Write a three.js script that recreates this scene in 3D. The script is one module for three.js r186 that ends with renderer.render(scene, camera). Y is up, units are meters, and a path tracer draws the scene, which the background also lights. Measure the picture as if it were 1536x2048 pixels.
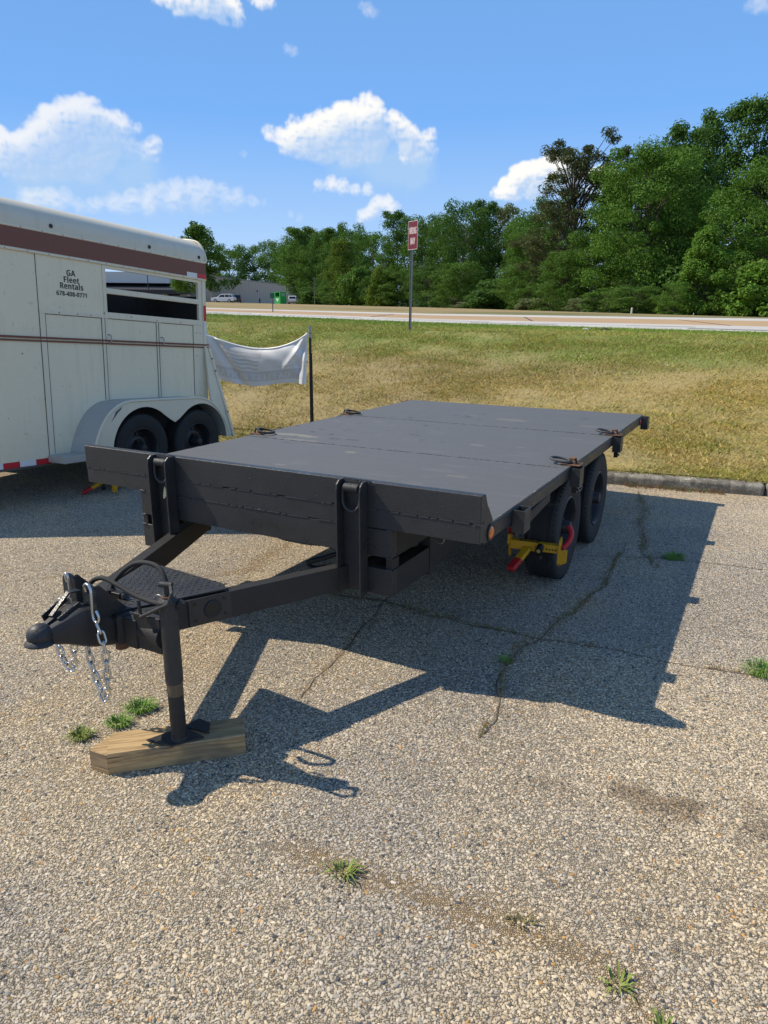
import * as THREE from 'three';
import { mergeGeometries, toCreasedNormals } from 'three/addons/utils/BufferGeometryUtils.js';
import { RoundedBoxGeometry } from 'three/addons/geometries/RoundedBoxGeometry.js';
import { TextGeometry } from 'three/addons/geometries/TextGeometry.js';
import { FontLoader } from 'three/addons/loaders/FontLoader.js';

// ------------------------------------------------------------------ camera, sky, sun, exposure
const scene = new THREE.Scene();
const camera = new THREE.PerspectiveCamera(72.9, 0.75, 0.1, 6000);
camera.position.set(0, 1.6814, 0);
camera.rotation.set(-0.2718, 0, 0.0035, 'YXZ');
const renderer = new THREE.WebGLRenderer({ antialias: true });
renderer.setSize(768, 1024);
renderer.toneMapping = THREE.LinearToneMapping;
renderer.toneMappingExposure = 1.1;
renderer.shadowMap.enabled = true;

const SUN_DIR = new THREE.Vector3(-0.9091, 1, -0.2207).normalize();
const sun = new THREE.DirectionalLight(new THREE.Color(1.0, 0.90, 0.74), 5.0);
sun.position.copy(SUN_DIR).multiplyScalar(60);
sun.castShadow = true;
sun.shadow.mapSize.set(4096, 4096);
Object.assign(sun.shadow.camera, { left: -30, right: 30, top: 30, bottom: -30, near: 1, far: 200 });
scene.add(sun); scene.add(sun.target);

// ------------------------------------------------------------------ random numbers and noise
function rng(seed) { let s = (seed * 2654435761) >>> 0 || 1; return () => { s |= 0; s = s + 0x6D2B79F5 | 0; let t = Math.imul(s ^ s >>> 15, 1 | s); t = t + Math.imul(t ^ t >>> 7, 61 | t) ^ t; return ((t ^ t >>> 14) >>> 0) / 4294967296; }; }
const hash2 = (x, y) => { let h = Math.imul(x | 0, 374761393) + Math.imul(y | 0, 668265263) | 0; h = Math.imul(h ^ h >>> 13, 1274126177); return ((h ^ h >>> 16) >>> 0) / 4294967296; };
function vnoise(x, y) {
  const xi = Math.floor(x), yi = Math.floor(y); let fx = x - xi, fy = y - yi;
  fx = fx * fx * (3 - 2 * fx); fy = fy * fy * (3 - 2 * fy);
  const a = hash2(xi, yi), b = hash2(xi + 1, yi), c = hash2(xi, yi + 1), d = hash2(xi + 1, yi + 1);
  return a + (b - a) * fx + (c - a) * fy + (a - b - c + d) * fx * fy;
}
function fbm(x, y, o = 4) { let s = 0, a = 0.5, n = 0; for (let i = 0; i < o; i++) { s += a * vnoise(x, y); n += a; x = x * 2.03 + 17.1; y = y * 2.03 + 5.7; a *= 0.5; } return s / n; }
const clamp = (v, a = 0, b = 1) => v < a ? a : v > b ? b : v;
const sstep = (a, b, v) => { const t = clamp((v - a) / (b - a)); return t * t * (3 - 2 * t); };
const mix = (a, b, t) => a + (b - a) * t;
const mix3 = (a, b, t) => [mix(a[0], b[0], t), mix(a[1], b[1], t), mix(a[2], b[2], t)];

// ------------------------------------------------------------------ the sky: clear blue air and fair-weather cumulus
function makeSky() {
  const W = 4096, H = 2048, data = new Float32Array(W * H * 4);
  const zen = [0.10, 0.195, 0.40], mid = [0.185, 0.42, 0.86], hor = [0.58, 0.76, 0.94];  // zenith darkened and greyed to weaken the blue fill light
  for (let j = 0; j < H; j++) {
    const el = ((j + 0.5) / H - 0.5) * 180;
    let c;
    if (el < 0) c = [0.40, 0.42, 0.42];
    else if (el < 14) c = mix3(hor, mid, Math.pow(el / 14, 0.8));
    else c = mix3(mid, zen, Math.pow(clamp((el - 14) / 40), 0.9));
    for (let i = 0; i < W; i++) { const k = (j * W + i) * 4; data[k] = c[0]; data[k + 1] = c[1]; data[k + 2] = c[2]; data[k + 3] = 1; }
  }
  // puffs: [azimuth in degrees to the right of -z, elevation, radius]
  const beds = {
    A: [[-25.79,10.02,1.45],[-26.46,10.56,1.45],[-24.75,11,1.57],[-24.17,11.94,1.24],[-23,12.62,1.41],[-22.45,13.31,1.07],[-21.68,13.18,1.24],[-20.91,12.95,1.41],[-19.96,12.72,1.16],[-19,12.58,0.91],[-20.54,11.93,1.57],[-22.19,11.5,1.82],[-23.54,10.8,1.65],[-24.89,9.94,1.32],[-20.64,11.01,1.41],[-21.69,10.32,1.41],[-18.58,11.76,0.83],[-16.9,11.7,0.74],[-17.45,11.36,0.74],[-16.79,11.09,0.5],[-18.88,12.11,0.83],[-23.34,9.9,1.24],[-17.83,12.66,0.41]],
    B: [[-22,7.63,0.66],[-21.01,7.67,0.74],[-19.82,7.89,0.83],[-18.55,8.01,0.91],[-17.2,8.5,0.91],[-16.47,8.85,0.74],[-15.42,8.9,0.91],[-14.16,9.17,0.91],[-13.27,9.14,0.83],[-12.21,8.84,0.74],[-11.12,8.7,0.74],[-10.04,8.39,0.58],[-9.23,8.31,0.33],[-15.47,8.23,1.07],[-13.69,8.29,1.07],[-17.25,7.93,0.99],[-19.17,7.66,0.83],[-11.88,8.24,0.74],[-25.17,7.77,1.07],[-23.92,7.68,0.99],[-22.92,8.06,0.66]],
    C: [[-8.51,12.92,0.62],[-7.61,12.72,0.91],[-6.5,13.07,1.07],[-5.57,13.18,1.07],[-4.64,13.57,0.99],[-3.53,13.9,1.16],[-2.6,14.16,0.99],[-1.37,14.48,0.99],[-0.75,14.29,0.99],[-1.12,13.6,1.41],[-2.43,13.12,1.49],[-3.93,12.7,1.41],[-5.42,12.45,1.24],[-6.9,12.26,0.99],[-6.18,11.79,0.91],[-4.69,11.98,1.07],[-2.82,12,1.24],[-1.14,12.49,1.24],[0.73,13.76,0.83],[1.1,13.12,0.99],[0.36,12.97,0.66],[2.04,12.79,0.83],[3.15,12.78,0.74],[2.97,12.3,0.74],[3.61,11.97,0.41],[3.47,11.48,0.37],[1.85,12.15,0.99],[2.42,11.66,0.83],[-7.46,11.93,0.58]],
    C2: [[-5.06,9.59,0.5],[-4.19,9.67,0.66],[-3.25,9.54,0.58],[-2.31,9.34,0.5],[-1.36,9.28,0.5],[0.16,8.49,0.66],[-0.61,8.25,0.74],[0.35,8.04,0.74],[-1.18,7.8,0.66],[-1.76,7.55,0.58],[0.92,8.24,0.41]],
    D: [[8.46,9.15,0.5],[9.19,9.37,0.83],[9.91,9.84,0.99],[9.7,10.35,0.66],[10.63,10.08,1.07],[11.52,10.28,1.07],[12.05,10.58,0.99],[12.57,10.79,0.74],[13.49,10.36,1.07],[12.81,9.9,1.24],[11.39,9.46,1.07],[14.25,9.67,1.07],[15.3,9.79,0.83],[15.98,10.08,0.66],[15.68,9.44,0.99],[16.51,9.89,0.66],[9.94,9.18,0.74]],
    E: [[-15.08,20.39,0.91],[-13.93,20.35,1.07],[-12.76,20.31,1.07],[-11.76,20.11,0.91],[-10.91,20.03,0.74],[-10.42,19.66,0.58],[-11.46,19.51,0.5],[-14.46,19.92,0.74],[-12.72,20.83,1.07],[-8.64,20.55,0.58],[-8.12,20.44,0.41],[-9.32,20.78,0.5],[-15.75,20.2,0.5]],
    F: [[-7.01,18.06,0.33],[-6.66,17.93,0.37],[-1.66,20.5,0.33],[-1.3,20.34,0.5],[-0.88,20.18,0.37],[24.29,18.91,0.41],[24.87,18.92,0.58],[25.47,18.74,0.41],[-7.31,7.58,0.33],[-6.53,7.38,0.37],[-10.66,11.58,0.21],[-10.45,11.46,0.25],[-17.83,12.66,0.33],[-6.76,6.19,0.33],[-5.24,6.2,0.29]],
  };
  const veil = {   // thin, unlit undersides that show as a slightly darker blue-grey
    A: [[-19.38,10.27,2.07],[-21.46,9.56,2.07],[-17.75,9.93,1.45],[-24.08,8.93,1.65],[-25.66,8.67,2.07]],
    C: [[-3.21,11.34,1.24],[-1.34,11.35,1.49],[0.54,11.35,1.49],[2.05,11.17,1.41],[-0.21,10.36,1.41],[1.68,10.18,1.41],[2.8,10.67,1.16]],
  };
  const dir = (az) => Math.atan2(-Math.cos(az * Math.PI / 180), Math.sin(az * Math.PI / 180));
  const colOf = (az) => (dir(az) / (2 * Math.PI) + 0.5) * W;
  function paint(puffs, opt) {
    const { dens = 1, soft = 0.28, lit = 1, seed = 1, amp = 0.55 } = opt;
    let a0 = 1e9, a1 = -1e9, e0 = 1e9, e1 = -1e9;
    for (const [a, e, r] of puffs) { a0 = Math.min(a0, a - 1.8 * r); a1 = Math.max(a1, a + 1.8 * r); e0 = Math.min(e0, e - 1.8 * r); e1 = Math.max(e1, e + 1.8 * r); }
    e0 = Math.max(e0, 0.2); e1 = Math.min(e1, 85);
    const cs = Math.cos((e0 + e1) / 2 * Math.PI / 180), i0 = Math.floor(colOf(a0)), n = Math.ceil((a1 - a0) / 360 * W);
    const base = (a, e) => { let h = -1; for (const [pa, pe, r] of puffs) { const dx = (a - pa) * cs, dy = e - pe, d = 1 - (dx * dx + dy * dy) / (r * r); if (d > 0) h = Math.max(h, r * Math.sqrt(d)); } return h; };
    const field = (a, e) => {   // height of the cloud surface toward the viewer, from billowed puffs
      const nx = a * 1.0 * cs * 1.03 + seed * 31.7, ny = e;
      const wx = (fbm(nx * 0.9, ny * 0.9, 3) - 0.5) * 1.1, wy = (fbm(nx * 0.9 + 40, ny * 0.9 + 9, 3) - 0.5) * 1.1;
      let h = -1;
      for (const [pa, pe, r] of puffs) {
        const dx = ((a - pa) * cs + wx * r * 0.7), dy = (e - pe + wy * r * 0.7), d = 1 - (dx * dx + dy * dy) / (r * r);
        if (d > -0.6) { const v = r * (d > 0 ? Math.sqrt(d) : d * 0.6); h = v > h ? v + Math.max(0, h) * 0.06 : h + Math.max(0, v) * 0.06; }
      }
      if (h <= -0.7) return -1;
      const b1 = Math.abs(fbm(nx * 1.9, ny * 1.9, 2) - 0.5) * 2, b2 = Math.abs(fbm(nx * 4.3 + 7, ny * 4.3, 2) - 0.5) * 2, b3 = fbm(nx * 11, ny * 11, 3) - 0.5;
      return h + amp * (0.3 - b1) * 0.8 + amp * (0.3 - b2) * 0.36 + b3 * 0.42 * amp;
    };
    for (let j = Math.floor((e0 / 180 + 0.5) * H); j <= Math.ceil((e1 / 180 + 0.5) * H) && j < H; j++) {
      const e = ((j + 0.5) / H - 0.5) * 180;
      for (let q = 0; q <= n; q++) {
        const a = a0 + q / W * 360, i = ((i0 + q) % W + W) % W;
        const h = field(a, e); if (h <= 0.02) continue;
        const d = 0.22, gx = (field(a + d / cs, e) - h) / d, gy = (field(a, e + d) - h) / d;
        let occ = 0; for (let s = 1; s <= 5; s++) { const g = s * 0.42, q = base(a - 0.62 * g / cs, e + 0.78 * g); if (q > 0) occ += q; }
        const il = 1 / Math.sqrt(gx * gx + gy * gy + 1), nl = (gx * 0.5 + -gy * 0.72 + 0.42) * il;
        const alpha = clamp(sstep(0.02, soft * 1.9, h + 0.75 * (fbm(a * 6.3 + seed, e * 6.3, 4) - 0.5) * (1 - sstep(0, 0.9, h))) * dens), tr = Math.exp(-occ * 0.42), sh = clamp((0.45 + 0.55 * sstep(-0.55, 0.75, nl * lit)) * (0.25 + 0.85 * tr));
        const c = mix3([0.43, 0.585, 0.82], [0.93, 0.915, 0.885], sstep(0.12, 0.82, sh)), k = (j * W + i) * 4;
        const al = alpha * (0.74 + 0.26 * sstep(0.15, 0.6, sh));
        for (let m = 0; m < 3; m++) data[k + m] = mix(data[k + m], c[m], al);
      }
    }
  }
  function paintVeil(puffs, seed) {
    let a0 = 1e9, a1 = -1e9, e0 = 1e9, e1 = -1e9;
    for (const [a, e, r] of puffs) { a0 = Math.min(a0, a - 1.6 * r); a1 = Math.max(a1, a + 1.6 * r); e0 = Math.min(e0, e - 1.6 * r); e1 = Math.max(e1, e + 1.6 * r); }
    const i0 = Math.floor(colOf(a0)), n = Math.ceil((a1 - a0) / 360 * W);
    for (let j = Math.floor((Math.max(e0, 0.2) / 180 + 0.5) * H); j <= (e1 / 180 + 0.5) * H; j++) for (let q = 0; q <= n; q++) {
      const a = a0 + q / W * 360, e = ((j + 0.5) / H - 0.5) * 180, i = ((i0 + q) % W + W) % W; let t = 0;
      for (const [pa, pe, r] of puffs) { const d = ((a - pa) ** 2 + (e - pe) ** 2) / (r * r * 1.9); if (d < 1) t += (1 - d) ** 2; }
      t = clamp(t * (0.35 + 0.9 * fbm(a * 0.9 + seed, e * 1.6, 4))) * 0.85;
      const k = (j * W + i) * 4, c = [0.37, 0.57, 0.84];
      for (let m = 0; m < 3; m++) data[k + m] = mix(data[k + m], c[m], t);
    }
  }
  paintVeil(veil.A, 3); paintVeil(veil.C, 8);
  paint(beds.A, { seed: 1, dens: 0.8, soft: 0.6 }); paint(beds.B, { seed: 2, dens: 0.6, soft: 0.75, amp: 0.5 }); paint(beds.C, { seed: 3, soft: 0.5 });
  paint(beds.C2, { seed: 4, dens: 0.8, soft: 0.45, amp: 0.4 }); paint(beds.D, { seed: 5, soft: 0.35 }); paint(beds.E, { seed: 6, dens: 0.95, soft: 0.4 }); paint(beds.F, { seed: 7, dens: 0.5, soft: 0.5, amp: 0.3 });
  // same cumulus added out of view, round and overhead, to whiten the fill light
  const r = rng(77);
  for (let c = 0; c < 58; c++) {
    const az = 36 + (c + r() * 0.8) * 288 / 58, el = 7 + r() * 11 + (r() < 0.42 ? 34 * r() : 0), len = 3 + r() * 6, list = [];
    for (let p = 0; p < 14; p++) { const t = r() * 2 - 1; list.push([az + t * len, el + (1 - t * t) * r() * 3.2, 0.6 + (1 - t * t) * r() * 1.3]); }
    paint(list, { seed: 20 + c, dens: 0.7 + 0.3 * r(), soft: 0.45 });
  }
  const t = new THREE.DataTexture(data, W, H, THREE.RGBAFormat, THREE.FloatType);
  t.mapping = THREE.EquirectangularReflectionMapping; t.minFilter = t.magFilter = THREE.LinearFilter; t.needsUpdate = true;
  return t;
}
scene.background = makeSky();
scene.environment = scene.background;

// ------------------------------------------------------------------ helpers
const used = {};
function numbered(name) { const n = used[name] = (used[name] ?? -1) + 1; return n ? `${name}_${String(n).padStart(3, '0')}` : name; }
function tag(o, label, category, group, kind) {
  if (label) o.userData.label = label; if (category) o.userData.category = category;
  if (group) o.userData.group = group; if (kind) o.userData.kind = kind; return o;
}
function thing(name, label, category, p = [0, 0, 0], turn = 0, group) {
  const o = new THREE.Group(); o.name = numbered(name); o.position.set(...p); o.rotation.y = turn; scene.add(o);
  return tag(o, label, category, group);
}
function mesh(name, geo, mat, parent = scene) {
  if (Array.isArray(geo)) geo = merge(geo);
  const m = new THREE.Mesh(geo, mat); m.name = parent === scene ? numbered(name) : name; m.castShadow = m.receiveShadow = true; parent.add(m); return m;
}
function merge(list) {
  const l = list.map((g) => { g = g.index ? g.toNonIndexed() : g; for (const k of Object.keys(g.attributes)) if (!['position', 'normal', 'uv'].includes(k)) g.deleteAttribute(k); if (!g.attributes.uv) g.setAttribute('uv', new THREE.BufferAttribute(new Float32Array(g.attributes.position.count * 2), 2)); if (!g.attributes.normal) g.computeVertexNormals(); return g; });
  return l.length === 1 ? l[0] : mergeGeometries(l, false);
}
// uv in metres, by the face's main axis
function metric(g, s = 1) {
  if (g.index) g = g.toNonIndexed();
  const p = g.attributes.position, n = g.attributes.normal, uv = new Float32Array(p.count * 2);
  for (let i = 0; i < p.count; i++) {
    const x = Math.abs(n.getX(i)), y = Math.abs(n.getY(i)), z = Math.abs(n.getZ(i));
    const [u, v] = y >= x && y >= z ? [p.getX(i), p.getZ(i)] : x >= z ? [p.getZ(i), p.getY(i)] : [p.getX(i), p.getY(i)];
    uv[2 * i] = u * s; uv[2 * i + 1] = v * s;
  }
  g.setAttribute('uv', new THREE.BufferAttribute(uv, 2)); return g;
}
const boxes = (w, h, d, r = 0.003) => { const m = Math.min(w, h, d); return r && m > 0.004 ? new RoundedBoxGeometry(w, h, d, 1, Math.min(r, m * 0.3)) : new THREE.BoxGeometry(w, h, d); };
// a box from ranges; back = distance behind the front of a trailer (towards -z)
const bx = (x0, x1, y0, y1, b0, b1, r) => metric(boxes(x1 - x0, y1 - y0, Math.abs(b1 - b0), r).translate((x0 + x1) / 2, (y0 + y1) / 2, -(b0 + b1) / 2));
const V = (x, y, z) => new THREE.Vector3(x, y, z);
const P = (x, y, b) => new THREE.Vector3(x, y, -b);
function tube(pts, r, seg = 24, rs = 8, closed = false) { return new THREE.TubeGeometry(new THREE.CatmullRomCurve3(pts, closed, 'centripetal'), seg, r, rs, closed); }
function poly(pts, r, rs = 8) {   // straight runs with ball joints
  const l = []; for (let i = 0; i + 1 < pts.length; i++) { l.push(rod(pts[i], pts[i + 1], r, r, rs)); if (i) l.push(new THREE.SphereGeometry(r, rs, 6).translate(pts[i].x, pts[i].y, pts[i].z)); } return l;
}
function rod(a, b, r0, r1 = r0, rs = 12) {
  const d = b.clone().sub(a), g = new THREE.CylinderGeometry(r1, r0, d.length(), rs, 1);
  g.applyQuaternion(new THREE.Quaternion().setFromUnitVectors(V(0, 1, 0), d.clone().normalize())); const m = a.clone().add(b).multiplyScalar(0.5); return g.translate(m.x, m.y, m.z);
}
function beam(a, b, w, h, r = 0.003) {   // box between two points, h upright
  const d = b.clone().sub(a), g = metric(boxes(w, h, d.length(), r));
  const m = new THREE.Matrix4().lookAt(b, a, V(0, 1, 0)); m.setPosition(a.clone().add(b).multiplyScalar(0.5)); return g.applyMatrix4(m);
}
function plate(pts, t, map) {   // polygon of [u, v] given thickness t; map(u, v, w) -> Vector3
  const s = new THREE.Shape(pts.map(([u, v]) => new THREE.Vector2(u, v))), g = new THREE.ExtrudeGeometry(s, { depth: t, bevelEnabled: false, curveSegments: 10 });
  return mapped(g, map);
}
function mapped(g, map) {
  const p = g.attributes.position; for (let i = 0; i < p.count; i++) { const q = map(p.getX(i), p.getY(i), p.getZ(i)); p.setXYZ(i, q.x, q.y, q.z); }
  // keep faces outward if the mapping mirrors
  const a = map(0, 0, 0), e = [map(1, 0, 0), map(0, 1, 0), map(0, 0, 1)].map((q) => q.clone().sub(a)); let gg = g.index ? g.toNonIndexed() : g;
  if (e[0].dot(e[1].clone().cross(e[2])) < 0) { const q = gg.attributes.position, u = gg.attributes.uv; for (let i = 0; i < q.count; i += 3) for (const at of [q, u]) for (let k = 0; k < at.itemSize; k++) { const v = at.array[(i + 1) * at.itemSize + k]; at.array[(i + 1) * at.itemSize + k] = at.array[(i + 2) * at.itemSize + k]; at.array[(i + 2) * at.itemSize + k] = v; } }
  gg.deleteAttribute('normal'); gg.computeVertexNormals(); return metric(gg);
}
// ------------------------------------------------------------------ textures
function dataTex(w, h, fn, srgb = false, wrap = true) {
  const d = new Uint8Array(w * h * 4);
  for (let j = 0; j < h; j++) for (let i = 0; i < w; i++) { const c = fn(i / w, j / h, i, j), k = (j * w + i) * 4; if (typeof c === 'number') d[k] = d[k + 1] = d[k + 2] = clamp(c) * 255; else for (let m = 0; m < 3; m++) d[k + m] = clamp(srgb ? Math.pow(clamp(c[m]), 1 / 2.2) : c[m]) * 255; d[k + 3] = 255; }
  const t = new THREE.DataTexture(d, w, h, THREE.RGBAFormat); t.magFilter = t.minFilter = THREE.LinearFilter; if (wrap) t.wrapS = t.wrapT = THREE.RepeatWrapping; if (srgb) t.colorSpace = THREE.SRGBColorSpace; t.needsUpdate = true; return t;
}
const per = (fn, n) => (u, v) => { const a = fn(u * n, v * n), b = fn((u - 1) * n, v * n), c = fn(u * n, (v - 1) * n), d = fn((u - 1) * n, (v - 1) * n); const s = u, t = v; return (a * (1 - s) + b * s) * (1 - t) + (c * (1 - s) + d * s) * t; };
const pf = (n, o = 4, k = 0) => per((x, y) => fbm(x + k, y + k, o), n);
const F8 = pf(8, 5), F30 = pf(30, 4, 9), F90 = pf(90, 3, 4), F3 = pf(3, 4, 21);
const texRough = dataTex(512, 512, (u, v) => 0.42 + 0.5 * (F8(u, v) - 0.5) + 0.3 * (F90(u, v) - 0.5));
const texBump = dataTex(512, 512, (u, v) => 0.5 + 0.5 * (F30(u, v) - 0.5) + 0.7 * (F90(u, v) - 0.5));
const rep = (t, x, y = x) => { const c = t.clone(); c.repeat.set(x, y); c.needsUpdate = true; return c; };
const lin = (r, g, b) => new THREE.Color().setRGB(r, g, b);
const std = (c, rough, o = {}) => new THREE.MeshStandardMaterial({ color: Array.isArray(c) ? lin(...c) : c, roughness: rough, ...o });
// ------------------------------------------------------------------ terrain: lot, kerb, grass bank, road, verge
const rowZ = {
  kerb: (x) => -8.05 + 0.368 * x, back: (x) => -8.21 + 0.368 * x,
  mid: (x) => mix(rowZ.back(x), rowZ.edge(x), 0.7), edge: (x) => -21.14 + 0.4545 * x, wo: (x) => -24.44 + 0.4545 * x, ow: (x) => -30.94 + 0.4545 * x, wt: (x) => -31.94 + 0.4545 * x,
  crest: (x) => x < 20 ? -58.3 + 0.93 * x : -39.7 + 0.4545 * (x - 20), far: () => -300,
};
const curve = (x, c) => {   // through measured [x, height] pairs, flattening beyond them
  if (x <= c[0][0]) return c[0][1] + 14 * Math.tanh((x - c[0][0]) / 14 * (c[1][1] - c[0][1]) / (c[1][0] - c[0][0]) / 1);
  const n = c.length - 1; if (x >= c[n][0]) return c[n][1] + 0.6 * Math.tanh((x - c[n][0]) / 0.6 * (c[n][1] - c[n - 1][1]) / (c[n][0] - c[n - 1][0]));
  for (let i = 0; i < n; i++) if (x <= c[i + 1][0]) return mix(c[i][1], c[i + 1][1], (x - c[i][0]) / (c[i + 1][0] - c[i][0]));
};
const rowH = {
  back: () => 0.125, mid: (x) => 0.13 + 0.88 * (rowH.edge(x) - 0.13),
  edge: (x) => curve(x, [[-5.85, 1.82], [1.33, 1.58], [9.12, 1.4]]), wo: (x) => curve(x, [[-6.76, 1.94], [1.54, 1.68], [10.53, 1.51]]),
  ow: (x) => curve(x, [[-8.55, 2.12], [1.95, 1.83], [13.31, 1.65]]), wt: (x) => curve(x, [[-8.82, 2.18], [2.01, 1.9], [13.73, 1.73]]),
  crest: (x) => curve(x, [[-18.49, 3.31], [3.56, 2.52], [20.8, 1.81]]), far: (x) => curve(x, [[-73.5, 7.95], [19.4, 5.94], [160, 2.37]]),
};
const ROWS = ['back', 'mid', 'edge', 'wo', 'ow', 'wt', 'crest', 'far'];
function groundH(x, z) {
  if (z > rowZ.kerb(x)) return 0;
  if (z > rowZ.back(x)) return 0.125;
  for (let k = 0; k + 1 < ROWS.length; k++) { const a = rowZ[ROWS[k]](x), b = rowZ[ROWS[k + 1]](x); if (z <= a && z > b) return mix(rowH[ROWS[k]](x), rowH[ROWS[k + 1]](x), (a - z) / (a - b)); }
  return rowH.far(x);
}
function strip(r0, r1, nx, nv, x0, x1, lift = 0, bump = 0, col) {   // a sheet between two of those lines
  const pos = [], uv = [], idx = [], cs = [];
  for (let i = 0; i <= nx; i++) {
    const q = i / nx * 2 - 1, x = mix(x0, x1, 0.5 + 0.5 * Math.sign(q) * Math.pow(Math.abs(q), 1.8));
    for (let j = 0; j <= nv; j++) {
      const t = j / nv, z = mix(rowZ[r0](x), rowZ[r1](x), t); let y = mix(rowH[r0](x), rowH[r1](x), t) + lift;
      if (bump && j && j < nv) y += bump * (fbm(x * 0.9, z * 0.9, 3) - 0.5);
      pos.push(x, y, z); uv.push(x, z); if (col) cs.push(...col(x, z));
    }
  }
  for (let i = 0; i < nx; i++) for (let j = 0; j < nv; j++) { const a = i * (nv + 1) + j, b = a + nv + 1; idx.push(a, b, a + 1, b, b + 1, a + 1); }
  const g = new THREE.BufferGeometry(); g.setAttribute('position', new THREE.Float32BufferAttribute(pos, 3)); g.setAttribute('uv', new THREE.Float32BufferAttribute(uv, 2)); if (col) g.setAttribute('color', new THREE.Float32BufferAttribute(cs, 3)); g.setIndex(idx); g.computeVertexNormals();
  const n = g.attributes.normal; if (n.getY(0) < 0) { for (let i = 0; i < idx.length; i += 3) { const t = idx[i]; idx[i] = idx[i + 1]; idx[i + 1] = t; } g.setIndex(idx); g.computeVertexNormals(); }
  return g;
}
// what grows on the bank: green near the kerb in places, straw in the middle, greener by the road
function grassCol(x, z, dg = 0) {
  const a = rowZ.back(x), b = rowZ.edge(x), t = clamp((a - z) / (a - b), 0, 1.2), n = fbm(x * 0.55 + 3, z * 0.55, 4), f = fbm(x * 3.1, z * 3.1 + 9, 3), w = fbm(x * 0.16 + 50, z * 0.3, 3);
  let g = 0.39 + 0.30 * (n - 0.5) + 0.25 * (f - 0.5) + dg;
  g += 0.20 * sstep(0.3, 0.64, t) + 0.42 * sstep(0.78, 0.92, t) * (0.6 + 0.6 * w) - 0.06 * sstep(0.15, 0.3, t) * (1 - sstep(0.4, 0.55, t));
  g += 0.34 * sstep(0.05, 0.0, t) * (n + 0.2) - 0.13 * sstep(0.5, 0.3, t);
  g = clamp(g);
  const straw = mix3([0.53, 0.41, 0.17], [0.45, 0.345, 0.16], sstep(0.3, 0.7, w + 0.4 * (f - 0.5))), green = mix3([0.30, 0.34, 0.065], [0.185, 0.285, 0.042], sstep(0.7, 0.95, t) * 0.5 + 0.5 * f);
  return mix3(straw, green, sstep(0.2, 0.75, g));
}
const texSoil = dataTex(512, 512, (u, v) => { const a = 0.72 + 0.5 * (F90(u, v) - 0.5) + 0.5 * (F30(u, v) - 0.5); return [a, a, a]; }, false);
const bankMat = std([1, 1, 1], 0.95, { vertexColors: true, map: rep(texSoil, 0.6), bumpMap: rep(texBump, 2.5), bumpScale: 0.012 });
{
  const g = merge2([strip('back', 'mid', 420, 60, -60, 60, 0, 0.05, grassCol), strip('mid', 'edge', 420, 24, -60, 60, 0, 0, grassCol)]);
  tag(mesh('grass_bank', g, bankMat), null, null, null, 'structure');
}
function merge2(list) { return mergeGeometries(list.map((g) => g.toNonIndexed()), false); }
const texConc = dataTex(512, 512, (u, v) => { const a = 0.86 + 0.22 * (F8(u, v) - 0.5) + 0.16 * (F90(u, v) - 0.5); return [a, a * 0.985, a * 0.96]; });
const roadMat = std([0.57, 0.56, 0.53], 0.85, { map: rep(texConc, 0.13) });
tag(mesh('road', strip('edge', 'wo', 200, 2, -90, 60), roadMat), 'pale concrete road lane beyond the grass bank', null, null, 'structure');
const clayMat = std([0.47, 0.32, 0.18], 0.9, { map: rep(dataTex(512, 512, (u, v) => { const a = 0.85 + 0.4 * (F3(u, v) - 0.5) + 0.25 * (F30(u, v) - 0.5); return [a, a * (0.98 + 0.1 * (F8(u, v) - 0.5)), a * 0.95]; }), 0.07) });
const shoulder = tag(mesh('road_shoulder', strip('wo', 'ow', 200, 2, -90, 60), clayMat), 'clay stained concrete shoulder sloping up behind the pale lane', null, null, 'structure');
tag(mesh('road_edge', strip('ow', 'wt', 200, 1, -90, 60), roadMat), 'pale concrete edge along the far side of the road', null, null, 'structure');
const darkMat = std([0.06, 0.055, 0.05], 0.95), tarMat = std([0.09, 0.085, 0.08], 0.9);
for (let k = 0; k < 12; k++) {   // joints across the stained slabs
  const x = -26 + k * 5.1, a = V(x, 0, 0), g = [];
  const p = (t, s) => { const xx = x + 0.9 * t + s, z = mix(rowZ.wo(xx), rowZ.ow(xx), t); return V(xx, groundH(xx, z) + 0.005, z); };
  const q = [p(0.02, -0.035), p(0.02, 0.035), p(0.97, 0.035), p(0.97, -0.035)], b = new THREE.BufferGeometry().setFromPoints([q[0], q[1], q[2], q[0], q[2], q[3]]); b.computeVertexNormals();
  mesh('joint', b, tarMat, shoulder);
}
{   // long tar-filled joints along the pale lane
  const r = rng(5), l = [];
  for (let k = 0; k < 30; k++) { const x = -30 + k * 2.1 + r(), len = 0.8 + r() * 2.6, t = r() < 0.6 ? 0.55 : 0.3; const p = (xx, d) => { const z = mix(rowZ.edge(xx), rowZ.wo(xx), t) + d; return V(xx, groundH(xx, z) + 0.005, z); }; const w = 0.03 + r() * 0.07; const q = [p(x, -w), p(x, w), p(x + len, w), p(x + len, -w)]; const b = new THREE.BufferGeometry().setFromPoints([q[0], q[1], q[2], q[0], q[2], q[3]]); b.computeVertexNormals(); l.push(b); }
  tag(mesh('joint', l, tarMat, scene.getObjectByName('road')), null);
}
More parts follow.
